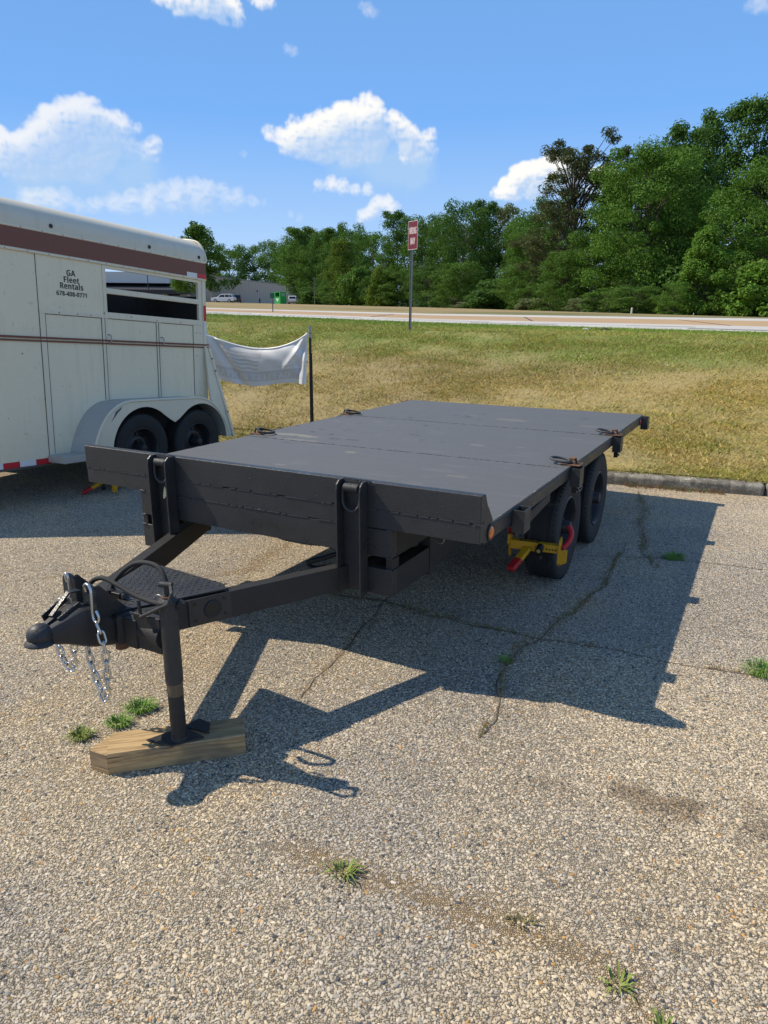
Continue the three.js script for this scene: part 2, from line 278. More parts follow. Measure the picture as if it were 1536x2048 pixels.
{
  const col = (x, z) => { const n = fbm(x * 0.12, z * 0.12, 4), t = clamp((rowZ.wt(x) - z) / (rowZ.wt(x) - rowZ.crest(x))); return mix3(mix3([0.19, 0.19, 0.06], [0.38, 0.28, 0.11], sstep(0.3, 0.62, n + 0.15 * t)), [0.46, 0.28, 0.12], 0.5 * sstep(0.62, 0.8, fbm(x * 0.3 + 8, z * 0.3, 3))); };
  tag(mesh('verge', merge2([strip('wt', 'crest', 240, 24, -130, 90, 0, 0, col), strip('crest', 'far', 160, 12, -220, 200, 0, 0, col)]), std([1, 1, 1], 0.95, { vertexColors: true, map: rep(texSoil, 0.25) })), 'dry mown grass rising beyond the road', null, null, 'structure');
}
{ const g = new THREE.CircleGeometry(5000, 48).rotateX(-Math.PI / 2).translate(0, -0.6, 0); metric(g, 0.2); tag(mesh('terrain', g, std([0.14, 0.13, 0.06], 0.95)), null, null, null, 'structure'); }

// the lot: worn tar-and-chip surface
const crackLines = [   // plan polylines of the cracks: [x, z, half-width of the sandy margin]
  [[[0.39, -2.51, .006], [0.53, -2.82, .012], [0.61, -3.13, .02], [0.72, -3.38, .026], [0.86, -3.47, .03], [1.02, -3.69, .034], [1.19, -3.91, .026], [1.46, -4.28, .014], [1.9, -5.2, .008]]],
  [[[-0.41, -4.12, .02], [0.03, -3.96, .026], [0.38, -3.73, .02], [0.6, -3.6, .014], [0.86, -3.47, .018], [1.25, -3.34, .010], [1.5, -3.17, .010], [1.81, -3.09, .016], [2.6, -2.75, .010]]],
  [[[2.57, -6.83, .03], [2.35, -6.07, .055], [2.11, -5.45, .05], [1.96, -4.94, .022], [1.93, -4.6, .01]]],
  [[[-0.45, -1.92, .012], [-0.28, -1.88, .03], [-0.11, -1.79, .045], [0.12, -1.71, .05], [0.25, -1.64, .06], [0.39, -1.6, .05], [0.52, -1.52, .04], [0.62, -1.43, .05], [0.68, -1.32, .05], [0.9, -1.1, .03]]],
  [[[-2.53, -4.27, .014], [-2.29, -4.32, .014], [-1.98, -4.45, .016], [-1.62, -4.5, .018], [-1.14, -4.4, .026], [-0.93, -4.54, .08], [-0.77, -5.09, .05]]],
  [[[-0.39, -2.83, .012], [-0.31, -3.01, .022], [-0.18, -3.38, .024], [-0.07, -3.74, .016], [0.04, -4.04, .012]]],
  [[[1.3, -4.9, .008], [1.56, -4.86, .012], [1.95, -4.81, .012], [2.35, -4.71, .01], [2.68, -4.55, .012], [3.4, -4.3, .01]]],
];
let crackCore = 9;
function crackAt(x, z) {   // 1 in the middle of a crack, falling to 0
  let best = 0, core = 9; const wx = x + 0.10 * (fbm(x * 4, z * 4, 3) - 0.5), wz = z + 0.10 * (fbm(x * 4 + 30, z * 4, 3) - 0.5);
  for (const [l] of crackLines) for (let i = 0; i + 1 < l.length; i++) {
    const [ax, az, aw] = l[i], [bx_, bz, bw] = l[i + 1], dx = bx_ - ax, dz = bz - az, t = clamp(((wx - ax) * dx + (wz - az) * dz) / (dx * dx + dz * dz)), d = Math.hypot(wx - ax - t * dx, wz - az - t * dz), w = mix(aw, bw, t);
    core = Math.min(core, d); if (d < w * 1.7) best = Math.max(best, 1 - sstep(w * 0.35, w * 1.7, d));
  }
  crackCore = core; return best;
}
function lotTone(x, z) {   // sand, oil and wear: [multiplier rgb, share of stone showing]
  const n = fbm(x * 0.8, z * 0.8, 4), m = fbm(x * 2.6 + 20, z * 2.6, 4), f = fbm(x * 9, z * 9, 3);
  let c = mix3([0.86, 0.86, 0.88], [1.08, 1.03, 0.94], sstep(0.3, 0.7, n + 0.35 * (m - 0.5)));
  const sand = sstep(0.52, 0.72, fbm(x * 0.9 + 60, z * 0.9 + 12, 4) + 0.3 * (m - 0.5)) * 0.75;
  c = mix3(c, [1.12, 1.0, 0.80], sand * 0.8);
  const dxo = x - 0.95, dzo = z + 2.2, along = dxo * 0.93 + dzo * 0.37, ac = -dxo * 0.37 + dzo * 0.93;   // dark oil splashes right of the drawbar
  const oil = (Math.exp(-(along * along) / 0.28 - (ac * ac) / 0.008) * 0.9 + Math.exp(-((along - 0.3) ** 2) / 0.3 - (ac - 0.1) ** 2 / 0.01) * 0.5) * sstep(0.42, 0.6, m + 0.45 * (f - 0.5));
  c = mix3(c, [0.40, 0.33, 0.26], clamp(oil) * 0.8 * sstep(0.42, 0.6, f));
  return [c, crackAt(x, z), sand];
}
{
  // fine chip texture for the tar between and beyond the modelled stones
  const N = 78, S = 1024, cell = (i, j) => { const a = (i % N + N) % N, b = (j % N + N) % N; return [hash2(a, b + 900), hash2(a + 500, b), hash2(a + 77, b + 311)]; };
  const near = new Float32Array(S * S), id = new Float32Array(S * S);
  for (let j = 0; j < S; j++) for (let i = 0; i < S; i++) {
    const x = i / S * N, y = j / S * N, ci = Math.floor(x), cj = Math.floor(y); let d1 = 9, d2 = 9, k = 0;
    for (let a = -1; a <= 1; a++) for (let b = -1; b <= 1; b++) { const [u, v, w] = cell(ci + a, cj + b), d = Math.hypot(ci + a + u - x, cj + b + v - y); if (d < d1) { d2 = d1; d1 = d; k = w; } else if (d < d2) d2 = d; }
    near[j * S + i] = sstep(0.04, 0.26, d2 - d1); id[j * S + i] = k;
  }
  const pal = [[0.54, 0.445, 0.305], [0.48, 0.415, 0.305], [0.58, 0.495, 0.36], [0.36, 0.32, 0.26], [0.46, 0.375, 0.255], [0.40, 0.355, 0.29]];
  const map = dataTex(S, S, (u, v, i, j) => { const k = j * S + i, c = pal[Math.floor(id[k] * 5.99)]; return mix3([0.135, 0.114, 0.085], c, near[k] * clamp(1.6 * F90(u, v) - 0.05)); }, true);
  const bmp = dataTex(S, S, (u, v, i, j) => near[j * S + i] * (0.6 + 0.4 * id[j * S + i]));
  const pos = [], cs = [], idx = [], nx = 220, nz = 240, x0 = -8, x1 = 8;
  const g = new THREE.PlaneGeometry(1, 1, nx, nz); const p = g.attributes.position, uv = g.attributes.uv, col = new Float32Array(p.count * 3);
  for (let i = 0; i < p.count; i++) {
    const u = p.getX(i) + 0.5, v = p.getY(i) + 0.5; let x = mix(x0, x1, u), z = mix(3, -12, v);
    if (u === 0) x = -45; if (u === 1) x = 40; if (v === 0) z = 45; if (v === 1) z = -26;
    p.setXYZ(i, x, 0, z); uv.setXY(i, x / 0.5, z / 0.5); const [c, k, s] = lotTone(x, z); const t = mix3(c, [1.0, 0.80, 0.53], k * 0.7); col.set(t, i * 3);
  }
  g.setAttribute('color', new THREE.BufferAttribute(col, 3)); g.computeVertexNormals();
  const nr = g.attributes.normal; if (nr.getY(0) < 0) for (let i = 0; i < g.index.count; i += 3) { const a = g.index.getX(i); g.index.setX(i, g.index.getX(i + 1)); g.index.setX(i + 1, a); } g.computeVertexNormals();
  tag(mesh('parking_lot', g, std([1, 1, 1], 0.93, { vertexColors: true, map, bumpMap: bmp, bumpScale: 0.004 })), 'worn tar and chip surface of the parking lot', null, null, 'structure');
}
{   // the open fissures themselves: narrow, ragged, dark strips in the surface
  const lot = scene.getObjectByName('parking_lot'), m = std([0.09, 0.075, 0.055], 0.95);
  for (const [l] of crackLines.filter((q, k) => k !== 3 && k !== 4)) {
    const c = new THREE.CatmullRomCurve3(l.map(([x, z]) => V(x, 0, z)), false, 'centripetal'), n = Math.round(c.getLength() / 0.012), pos = [], un = (x, z) => V(x - 0.10 * (fbm(x * 4, z * 4, 3) - 0.5), 0.0025, z - 0.10 * (fbm(x * 4 + 30, z * 4, 3) - 0.5));
    const pts = []; for (let k = 0; k <= n; k++) { const p = c.getPointAt(k / n), q = un(p.x, p.z); pts.push(q); }
    for (let k = 0; k < n; k++) { const a = pts[k], b = pts[k + 1], t = b.clone().sub(a).normalize(), w = (q) => 0.0012 + 0.0045 * Math.max(0, fbm(q.x * 7 + 3, q.z * 7, 3) - 0.3), sx = -t.z, sz = t.x, wa = w(a), wb = w(b); pos.push(a.x - sx * wa, a.y, a.z - sz * wa, b.x - sx * wb, b.y, b.z - sz * wb, b.x + sx * wb, b.y, b.z + sz * wb, a.x - sx * wa, a.y, a.z - sz * wa, b.x + sx * wb, b.y, b.z + sz * wb, a.x + sx * wa, a.y, a.z + sz * wa); }
    const g = new THREE.BufferGeometry(); g.setAttribute('position', new THREE.Float32BufferAttribute(pos, 3)); g.computeVertexNormals(); mesh('crack', g, m, lot);
  }
}
// instanced copies from a list of matrices and colours
function instanced(name, geo, mat, items) {
  const m = new THREE.InstancedMesh(geo, mat, items.length), q = new THREE.Quaternion(), e = new THREE.Euler(), mt = new THREE.Matrix4(), c = new THREE.Color();
  items.forEach((it, i) => { q.setFromEuler(e.set(it[6] ?? 0, it[7] ?? 0, it[8] ?? 0)); mt.compose(V(it[0], it[1], it[2]), q, V(it[3], it[4], it[5])); m.setMatrixAt(i, mt); m.setColorAt(i, c.setRGB(it[9], it[10], it[11])); });
  m.name = numbered(name); m.castShadow = m.receiveShadow = true; scene.add(m); return m;
}
const inView = (x, z, pad) => z < -0.9 && Math.abs(x) < 0.575 * (-z * 0.963 + 0.45) + pad;
{   // chips of stone standing out of the tar
  const r = rng(11), g = new THREE.BufferGeometry();
  {   // an angular chip: irregular outline, slanted sides, nearly flat top
    const n = 7, lo = [], md = [], hi = [], pos = []; for (let k = 0; k < n; k++) { const a = (k + 0.55 * (hash2(k, 5) - 0.5)) / n * 6.2832, d = 0.78 + 0.4 * hash2(k, 9), c = Math.cos(a) * d, s = Math.sin(a) * d; lo.push([c * 1.05, -0.5, s * 1.05]); md.push([c, 0.3 + 0.2 * hash2(k, 2), s]); hi.push([c * 0.66, 0.72 + 0.22 * hash2(k, 3), s * 0.66]); }
    for (let k = 0; k < n; k++) { const q = (k + 1) % n; pos.push(...lo[k], ...md[k], ...md[q], ...lo[k], ...md[q], ...lo[q], ...md[k], ...hi[k], ...hi[q], ...md[k], ...hi[q], ...md[q], ...hi[k], 0.05, 0.9, 0.0, ...hi[q]); }
    g.setAttribute('position', new THREE.Float32BufferAttribute(pos, 3)); g.setAttribute('uv', new THREE.BufferAttribute(new Float32Array(pos.length / 3 * 2), 2)); g.computeVertexNormals();
  }
  const items = [], step = 0.0086;
  const pal = [[0.57, 0.48, 0.345], [0.51, 0.445, 0.345], [0.61, 0.53, 0.405], [0.44, 0.395, 0.325], [0.50, 0.415, 0.295], [0.36, 0.335, 0.295], [0.56, 0.495, 0.40]];
  for (let z = -0.95; z > -9; z -= step) for (let x = -6.4; x < 6.4; x += step) {
    const px = x + (r() - 0.5) * step * 1.1, pz = z + (r() - 0.5) * step * 1.1, k1 = r(), k2 = r(), k3 = r();
    if (!inView(px, pz, 1.5) || pz < rowZ.kerb(px) + 0.02) continue;
    if (!inView(px, pz, 0.3 + 1.2 * r() * r())) continue;
    const [c, crack, sand] = lotTone(px, pz);
    if (k1 < crack * 0.55 || k1 < sand * 0.08 || crackCore < 0.003) continue;
    if (k3 < 0.05 + 0.22 * sstep(0.45, 0.7, fbm(px * 1.7 + 5, pz * 1.7, 4))) continue;
    let s = 0.0027 + 0.0033 * k2 * k2 + (k3 > 0.985 ? 0.0024 : 0); const t = r(); let col = t < 0.055 ? [0.085, 0.09, 0.095] : t < 0.075 ? [0.50, 0.29, 0.11] : pal[Math.floor(r() * 6.99)]; const b = (0.74 + 0.44 * r());
    items.push([px, 0.0004 - 0.0016 * r(), pz, s * (0.95 + 0.75 * r()), Math.min(s, 0.0055) * 0.5, s * (0.7 + 0.4 * r()), (r() - 0.5) * 0.3, r() * 6.3, (r() - 0.5) * 0.3, col[0] * b * c[0], col[1] * b * c[1], col[2] * b * c[2]]);
  }
  console.log('stones', items.length);
  tag(instanced('gravel', g, std([1, 1, 1], 0.85), items), 'pale stone chips set in the worn parking lot surface', 'gravel', null, 'stuff');
}
{   // short mown grass on the bank
  const blades = (n, seed, h) => { const r = rng(seed), pos = []; for (let i = 0; i < n; i++) { const a = r() * 6.28, d = Math.sqrt(r()) * 0.045, x = Math.cos(a) * d, z = Math.sin(a) * d, w = 0.0035 + 0.003 * r(), t = r() * 6.28, ln = h * (0.5 + 0.8 * r()), l = 0.5 + 0.7 * r(), ca = Math.cos(t), sa = Math.sin(t), tx = x + Math.cos(a) * ln * l, tz = z + Math.sin(a) * ln * l, ty = ln * (1.1 - 0.45 * l); pos.push(x - ca * w, 0, z - sa * w, x + ca * w, 0, z + sa * w, tx, ty, tz); } const g = new THREE.BufferGeometry(); g.setAttribute('position', new THREE.Float32BufferAttribute(pos, 3)); g.computeVertexNormals(); g.setAttribute('uv', new THREE.BufferAttribute(new Float32Array(pos.length / 3 * 2), 2)); return g; };
  const r = rng(21), items = [];
  for (let z = -5.2; z > -27;) {
    const st = 0.024 + 0.0017 * (-z - 6.5 > 0 ? -z - 6.5 : 0); z -= st;
    for (let x = -9; x < 12.5; x += st) {
      const px = x + (r() - 0.5) * st * 1.4, pz = z + (r() - 0.5) * st * 1.4; if (!inView(px, pz, 0.8) || pz > rowZ.back(px) + 0.05 * fbm(px * 6, 3, 2) || pz < rowZ.edge(px) + 0.05) { r(); continue; }
      if (px < -1.9 && pz > -7) continue;
      const c = grassCol(px, pz, 0.75 * (r() + r() - 1)), b = 0.55 + 0.95 * r(), s = (0.85 + 0.7 * r()) * (1 + 0.02 * Math.max(0, -pz - 8)), y = r() < 0.12 ? 1.5 : 1; items.push([px, groundH(px, pz) - 0.02, pz, s, s * y * (0.62 + 0.35 * r()), s, 0, r() * 6.3, 0, c[0] * b * 1.15, c[1] * b * 1.15, c[2] * b]);
    }
  }
  console.log('tufts', items.length);
  tag(instanced('mown_grass', blades(9, 5, 0.05), std([1, 1, 1], 0.85), items), 'short straw and green grass covering the bank', 'grass', null, 'stuff');
}
{   // concrete kerb between lot and bank, with its pitted dark face
  const kerbTex = dataTex(512, 512, (u, v) => { const a = F8(u, v), b = F90(u, v), c = F30(u, v); const s = sstep(0.40, 0.62, a * 0.6 + c * 0.4), k = b > 0.66 ? 1.4 : 0.8 + 0.5 * (b - 0.5); return mix3([0.20, 0.18, 0.145], [0.46, 0.42, 0.34], s).map((q) => q * k); }, true);
  const k = thing('kerb', 'weathered dark concrete kerb between the parking lot and the grass bank', 'kerb', [0, 0, 0]); k.userData.kind = 'structure'; delete k.userData.category;
  const m = std([1, 1, 1], 0.92, { map: rep(kerbTex, 0.9), bumpMap: rep(texBump, 3), bumpScale: 0.008 }), len = 3.05, d = V(1, 0, 0.368).normalize();
  for (let i = -6; i < 6; i++) { const a = i * len + 1.0, p = V(a * d.x, 0, -8.05 + 0.368 * a * d.x - 0.085), g = metric(new RoundedBoxGeometry(len - 0.006, 0.235, 0.165, 3, 0.04)); const o = mesh('kerb_stone', g, m, k); o.position.set(p.x + d.x * len / 2, 0.0 + 0.002 * (i % 3), p.z + d.z * len / 2); o.rotation.y = -Math.atan2(d.z, d.x); }
}
// plants in the cracks
const leafGreen = [std([0.15, 0.29, 0.04], 0.7), std([0.20, 0.26, 0.05], 0.75), std([0.17, 0.15, 0.05], 0.8)];
function weed(name, label, x, z, n, rad, h, mat, seed, group) {
  const r = rng(seed), pos = [];
  for (let i = 0; i < n * (n > 60 ? 2.4 : 1); i++) {
    const a = r() * 6.28, d = Math.sqrt(r()) * rad, lx = Math.cos(a), lz = Math.sin(a), bx0 = lx * d, bz0 = lz * d * 0.75, L = h * (n < 60 ? 0.48 : 1) * (0.5 + 0.7 * r()), w = n < 60 ? 0.0022 + 0.002 * r() : 0.0012 + 0.001 * r(), lean = n < 60 ? 0.8 + 0.9 * r() : 0.35 + 0.9 * r(), sx = -lz * w, sz = lx * w;
    const m = [bx0 + lx * L * lean * 0.4, L * 0.62, bz0 + lz * L * lean * 0.4], t = [bx0 + lx * L * lean, L * Math.max(0.12, 1.05 - 0.5 * lean), bz0 + lz * L * lean];
    pos.push(bx0 - sx, 0, bz0 - sz, bx0 + sx, 0, bz0 + sz, m[0] + sx * .8, m[1], m[2] + sz * .8, bx0 - sx, 0, bz0 - sz, m[0] + sx * .8, m[1], m[2] + sz * .8, m[0] - sx * .8, m[1], m[2] - sz * .8, m[0] - sx * .8, m[1], m[2] - sz * .8, m[0] + sx * .8, m[1], m[2] + sz * .8, ...t);
  }
  const g = new THREE.BufferGeometry(); g.setAttribute('position', new THREE.Float32BufferAttribute(pos, 3)); g.computeVertexNormals();
  const o = mesh(name, g, mat); o.position.set(x, 0, z); return tag(o, label, 'weed', group);
}
weed('grass_tuft', 'bright green grass tuft nearest the drawbar jack, beside the wooden block', -1.08, -2.74, 120, 0.058, 0.045, leafGreen[0], 1);
weed('grass_tuft', 'green grass tuft in the middle of the three behind the wooden block', -1.135, -2.62, 90, 0.045, 0.04, leafGreen[0], 2);
weed('grass_tuft', 'yellow-green grass tuft left of the pointed end of the wooden block', -1.26, -2.53, 90, 0.048, 0.036, leafGreen[1], 3);
weed('grass_tuft', 'dense green grass tuft at the right edge by a long crack', 1.9, -3.09, 190, 0.1, 0.055, leafGreen[0], 4);
weed('grass_tuft', 'sprawling crabgrass sprig in the foreground chippings, left of centre', -0.13, -1.80, 34, 0.035, 0.085, leafGreen[1], 5);
weed('grass_tuft', 'thin crabgrass sprig near the bottom right of the lot', 0.62, -1.42, 26, 0.03, 0.07, leafGreen[1], 6);
weed('grass_tuft', 'tiny dry sprig in the sandy foreground crack between two crabgrass sprigs', 0.40, -1.61, 20, 0.03, 0.045, leafGreen[2], 7);
weed('grass_tuft', 'crabgrass sprig cut by the bottom edge of the photo', 0.69, -1.30, 22, 0.03, 0.06, leafGreen[1], 8);
weed('grass_tuft', 'small round green tuft in the flatbed shadow right of its tyres', 2.12, -4.80, 130, 0.075, 0.045, leafGreen[0], 9);
weed('grass_tuft', 'wispy green tuft in the shadowed crack below the wheel lock', 0.62, -3.2, 34, 0.03, 0.06, leafGreen[0], 10);
weed('grass_tuft', 'lone thin sprig on sunlit chippings left of the drawbar coupler', -1.72, -3.64, 16, 0.02, 0.05, leafGreen[1], 12);
{   // dry grass rooted along the cracks
  const r = rng(31), pos = [];
  const list = [];
  for (const [l] of crackLines.slice(0, 3)) for (let i = 0; i + 1 < l.length; i++) for (let k = 0; k < 100 * Math.hypot(l[i + 1][0] - l[i][0], l[i + 1][1] - l[i][1]); k++) {
    const t = r(), w = mix(l[i][2], l[i + 1][2], t) * 0.9, x = mix(l[i][0], l[i + 1][0], t) + (r() - 0.5) * 2 * w, z = mix(l[i][1], l[i + 1][1], t) + (r() - 0.5) * 2 * w, c = r() < 0.35 ? [0.16, 0.22, 0.05] : r() < 0.6 ? [0.30, 0.22, 0.11] : [0.24, 0.14, 0.075];
    if (fbm(x * 2.2, z * 2.2, 3) < 0.5) continue;
    list.push([x, 0, z, 0.42, 0.25 + 0.4 * r(), 0.42, 0, r() * 6, 0, ...c]);
  }
  for (let k = 0; k < 900; k++) { const x = 1.7 + r() * 3.2, z = rowZ.kerb(x) + 0.02 + r() * r() * 0.12, c = r() < 0.25 ? [0.09, 0.16, 0.03] : r() < 0.6 ? [0.30, 0.19, 0.09] : [0.20, 0.11, 0.06]; if (fbm(x * 3, 7, 2) < 0.4) continue; list.push([x, 0, z, 0.6, 0.4 + 0.6 * r(), 0.6, 0, r() * 6, 0, ...c]); }
  const bl = (() => { const q = rng(8), p = []; for (let i = 0; i < 5; i++) { const a = q() * 6.28, h = 0.03 + 0.04 * q(), x = (q() - 0.5) * 0.04, z = (q() - 0.5) * 0.04, ca = Math.cos(a) * 0.003, sa = Math.sin(a) * 0.003; p.push(x - ca, 0, z - sa, x + ca, 0, z + sa, x + Math.cos(a * 3) * h * 0.7, h, z + Math.sin(a * 3) * h * 0.7); } const g = new THREE.BufferGeometry(); g.setAttribute('position', new THREE.Float32BufferAttribute(p, 3)); g.computeVertexNormals(); return g; })();
  tag(instanced('crack_grass', bl, std([1, 1, 1], 0.9), list), 'dry and green grass rooted along the cracks and the foot of the kerb', 'grass', null, 'stuff');
}
let makeWheel;
// ------------------------------------------------------------------ flatbed trailer
const paintMap = dataTex(512, 512, (u, v) => { const a = 0.62 + 0.26 * (F8(u, v) - 0.5) + 0.2 * (F90(u, v) - 0.5), d = sstep(0.54, 0.72, F3(u, v) * 0.5 + F30(u, v) * 0.5), q = F90(u * 1, v) > 0.70 && F30(u, v) > 0.52 ? 1 : 0; return mix3(mix3([a, a, a * 1.01], [0.9, 0.86, 0.8], d * 0.3), [0.95, 0.55, 0.34], q * 0.6); });
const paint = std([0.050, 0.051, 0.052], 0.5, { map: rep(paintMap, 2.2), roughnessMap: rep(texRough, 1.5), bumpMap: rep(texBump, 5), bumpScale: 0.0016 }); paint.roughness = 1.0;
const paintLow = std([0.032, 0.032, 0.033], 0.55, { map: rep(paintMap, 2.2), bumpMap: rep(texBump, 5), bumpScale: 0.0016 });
const weldMat = std([0.05, 0.052, 0.056], 0.42, { bumpMap: rep(texBump, 14), bumpScale: 0.002 });
const rubber = std([0.024, 0.0235, 0.023], 0.78, { bumpMap: rep(texBump, 6), bumpScale: 0.001 });
const rust = std([0.17, 0.085, 0.042], 0.85, { bumpMap: rep(texBump, 12), bumpScale: 0.002 });
const zinc = std([0.62, 0.63, 0.62], 0.28, { metalness: 0.9 });
const steel = std([0.36, 0.36, 0.36], 0.42, { metalness: 0.7 });
const black = std([0.012, 0.012, 0.013], 0.45);
// the deck: brushed charcoal paint, worn pale patches and scuffs that lie on the steel
const deckTex = (() => {
  const W = 1024, H = 1792, spots = [[-0.95, 1.66, .26, .055, .8], [-0.78, 1.5, .2, .035, .55], [-0.19, 1.26, .05, .03, .75], [-0.72, 2.6, .06, .03, .3], [-1.05, 2.45, .05, .03, .35], [0.45, 1.95, .06, .022, .6], [0.25, 3.3, .18, .05, .5], [0.95, 3.25, .09, .03, .45], [0.75, 0.93, .09, .03, .35], [0.9, 0.55, .12, .03, .3], [0.98, 2.55, .1, .02, .35], [-0.35, 0.7, .05, .02, .4], [-0.7, 2.62, .07, .02, .35], [0.5, 1.02, .05, .015, .35], [-0.2, 3.4, .1, .03, .3], [0.75, 2.0, .03, .012, .5], [0.62, 0.62, .07, .015, .3], [-0.1, 1.9, .04, .015, .4], [-0.4, 2.0, .05, .015, .35], [0.3, 0.75, .2, .012, .2], [0.55, 0.4, .3, .012, .2]];
  return dataTex(W, H, (u, v) => {
    const x = (u - 0.5) * 2.44, b = v * 4.27, st = fbm(x * 2.2, b * 34, 3) - 0.5, cl = fbm(x * 1.3 + 8, b * 1.3, 4) - 0.5, f = fbm(x * 60, b * 60, 2) - 0.5;
    let a = 1 + 0.08 * st + 0.07 * cl + 0.12 * f, c = [0.108 * a, 0.107 * a, 0.103 * a];
    let s = 0; for (const [sx, sb, rx, rb, k] of spots) { const d = ((x - sx) / rx) ** 2 + ((b - sb) / rb) ** 2 + 1.6 * (fbm(x * 14, b * 14, 3) - 0.5); if (d < 1) s = Math.max(s, k * sstep(1, 0.45, d)); }
    c = mix3(c, [0.32, 0.28, 0.21], s * 0.62);
    const sc = fbm(x * 3.5 + 60, b * 24 + 9, 3); if (sc > 0.68) c = mix3(c, [0.17, 0.165, 0.155], sstep(0.68, 0.8, sc) * 0.28);
    const dk = fbm(x * 10 + 3, b * 16, 3) * sstep(0.5, 0.62, fbm(x * 1.1 + 33, b * 0.9, 2)); if (dk > 0.77) c = mix3(c, [0.02, 0.02, 0.02], sstep(0.77, 0.79, dk) * 0.8);
    return c;
  }, true, false);
})();
const deckPaint = std([1, 1, 1], 0.56, { map: deckTex, bumpMap: rep(texBump, 6, 9), bumpScale: 0.0012 });
const flatbed = thing('flatbed_trailer', 'dark charcoal steel flatbed trailer with tandem wheels parked in the middle of the lot', 'trailer', [-0.667, 0, -3.3937], -0.4982);
const toWorld = (x, y, b) => flatbed.localToWorld(P(x, y, b)); flatbed.updateMatrixWorld(true);
{
  const T = flatbed, W = 1.222, DY = 0.817, L = 4.27;
  for (const [b0, b1] of [[0.045, 1.4545], [1.4585, 2.8445], [2.8485, L]]) {
    const g = new THREE.BoxGeometry(2 * W - 0.006, 0.012, b1 - b0).translate(0, DY - 0.006, -(b0 + b1) / 2), p = g.attributes.position, uv = g.attributes.uv;
    for (let i = 0; i < p.count; i++) uv.setXY(i, p.getX(i) / 2.44 + 0.5, -p.getZ(i) / L);
    mesh('deck_plate', g, deckPaint, T);
  }
  // ragged weld and chipped paint along the two deck seams
  const r = rng(3);
  for (const b of [1.4565, 2.8465]) { const l = []; for (let x = -1.18; x < 1.18;) { const d = 0.008 + r() * 0.03; if (r() < 0.75) l.push(boxes(d, 0.003, 0.004 + r() * 0.004, 0.0008).translate(x, DY + 0.0008, -b - (r() - 0.5) * 0.006)); x += d + r() * 0.02; } tag(mesh('weld_seam', l, weldMat, T), null, null, null, 'stuff'); }
  mesh('header_board', bx(-W - 0.003, W + 0.003, 0.8425, 0.968, 0, 0.048, 0.004), paint, T);
  mesh('header_board', bx(-W - 0.001, W + 0.001, 0.752, 0.8395, 0.002, 0.05, 0.004), paint, T);
  mesh('crossmember', bx(-0.8, 0.8, 0.615, 0.7495, 0.003, 0.055, 0.004), paint, T);
  const seam = (x0, x1, y, b) => { const l = []; for (let x = x0; x < x1;) { const d = 0.012 + r() * 0.07; if (r() < 0.96) l.push(boxes(d + 0.004, 0.0044 + 0.002 * r(), 0.0035, 0.001).translate(x + d / 2, y, -b)); if (r() < 0.07) l.push(new THREE.SphereGeometry(0.003 + 0.006 * r() * r(), 6, 4).scale(1.8, 0.7, 0.5).translate(x, y + (r() - 0.5) * 0.008, -b)); x += d + r() * 0.02; } return l; };
  tag(mesh('weld_seam', [...seam(-1.22, 1.22, 0.841, 0.001), ...seam(-0.5, 0.52, 0.7508, 0.002), ...seam(-0.79, -0.66, 0.751, 0.002)], weldMat, T), null, null, null, 'stuff');
  { const l = []; for (let k = 0; k < 130; k++) { const y = 0.63 + r() * 0.32, x = (r() - 0.5) * 2.4; if (y < 0.75 && Math.abs(x) > 0.78) continue; const s = 0.0012 + 0.003 * r() * r(); l.push(new THREE.SphereGeometry(s, 5, 4).scale(1 + r(), 1, 0.6).translate(x, y, y < 0.75 ? -0.003 : 0)); } tag(mesh('weld_spatter', l, weldMat, T), null, null, null, 'stuff'); }
  for (const s of [-1, 1]) {
    mesh('end_gusset', plate([[0.0485, 0.8], [0.0485, 0.962], [0.058, 0.962], [0.07, 0.935], [0.088, 0.905], [0.1, 0.895], [0.155, 0.83], [0.155, 0.8]], 0.007, (u, v, w) => P(s * (W - 0.0065 + w), v, u)), paint, T);
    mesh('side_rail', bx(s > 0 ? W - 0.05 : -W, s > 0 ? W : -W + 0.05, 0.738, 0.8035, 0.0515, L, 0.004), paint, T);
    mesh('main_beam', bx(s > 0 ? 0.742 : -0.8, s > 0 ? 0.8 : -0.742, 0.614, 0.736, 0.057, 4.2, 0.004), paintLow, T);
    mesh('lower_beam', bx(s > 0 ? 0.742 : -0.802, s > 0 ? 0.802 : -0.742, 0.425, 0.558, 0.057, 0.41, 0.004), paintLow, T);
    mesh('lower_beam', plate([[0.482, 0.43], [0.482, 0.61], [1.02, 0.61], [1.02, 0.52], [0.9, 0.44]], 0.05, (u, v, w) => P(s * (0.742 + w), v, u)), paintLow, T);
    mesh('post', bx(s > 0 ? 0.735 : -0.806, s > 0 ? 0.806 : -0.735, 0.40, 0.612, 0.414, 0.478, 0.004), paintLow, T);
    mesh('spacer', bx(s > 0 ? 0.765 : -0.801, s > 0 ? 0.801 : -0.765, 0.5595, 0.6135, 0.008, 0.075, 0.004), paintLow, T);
    mesh('stub_beam', bx(s > 0 ? 0.668 : -0.803, s > 0 ? 0.803 : -0.668, 0.425, 0.558, 0.004, 0.056, 0.004), paint, T);
    tag(mesh('weld_seam', [0.7515, 0.615, 0.559].map((y) => new THREE.SphereGeometry(0.009, 7, 5).scale(2.2, 0.6, 0.6).translate(s * 0.785, y, -0.002)), weldMat, T), null, null, null, 'stuff');
  }
  mesh('rear_rail', bx(-W + 0.052, W - 0.052, 0.70, 0.8035, L - 0.05, L - 0.001, 0.004), paintLow, T);
  for (let b = 0.6; b < 4.1; b += 0.61) mesh('cross_joist', bx(-W + 0.053, W - 0.053, 0.738, 0.8, b, b + 0.04), paintLow, T);
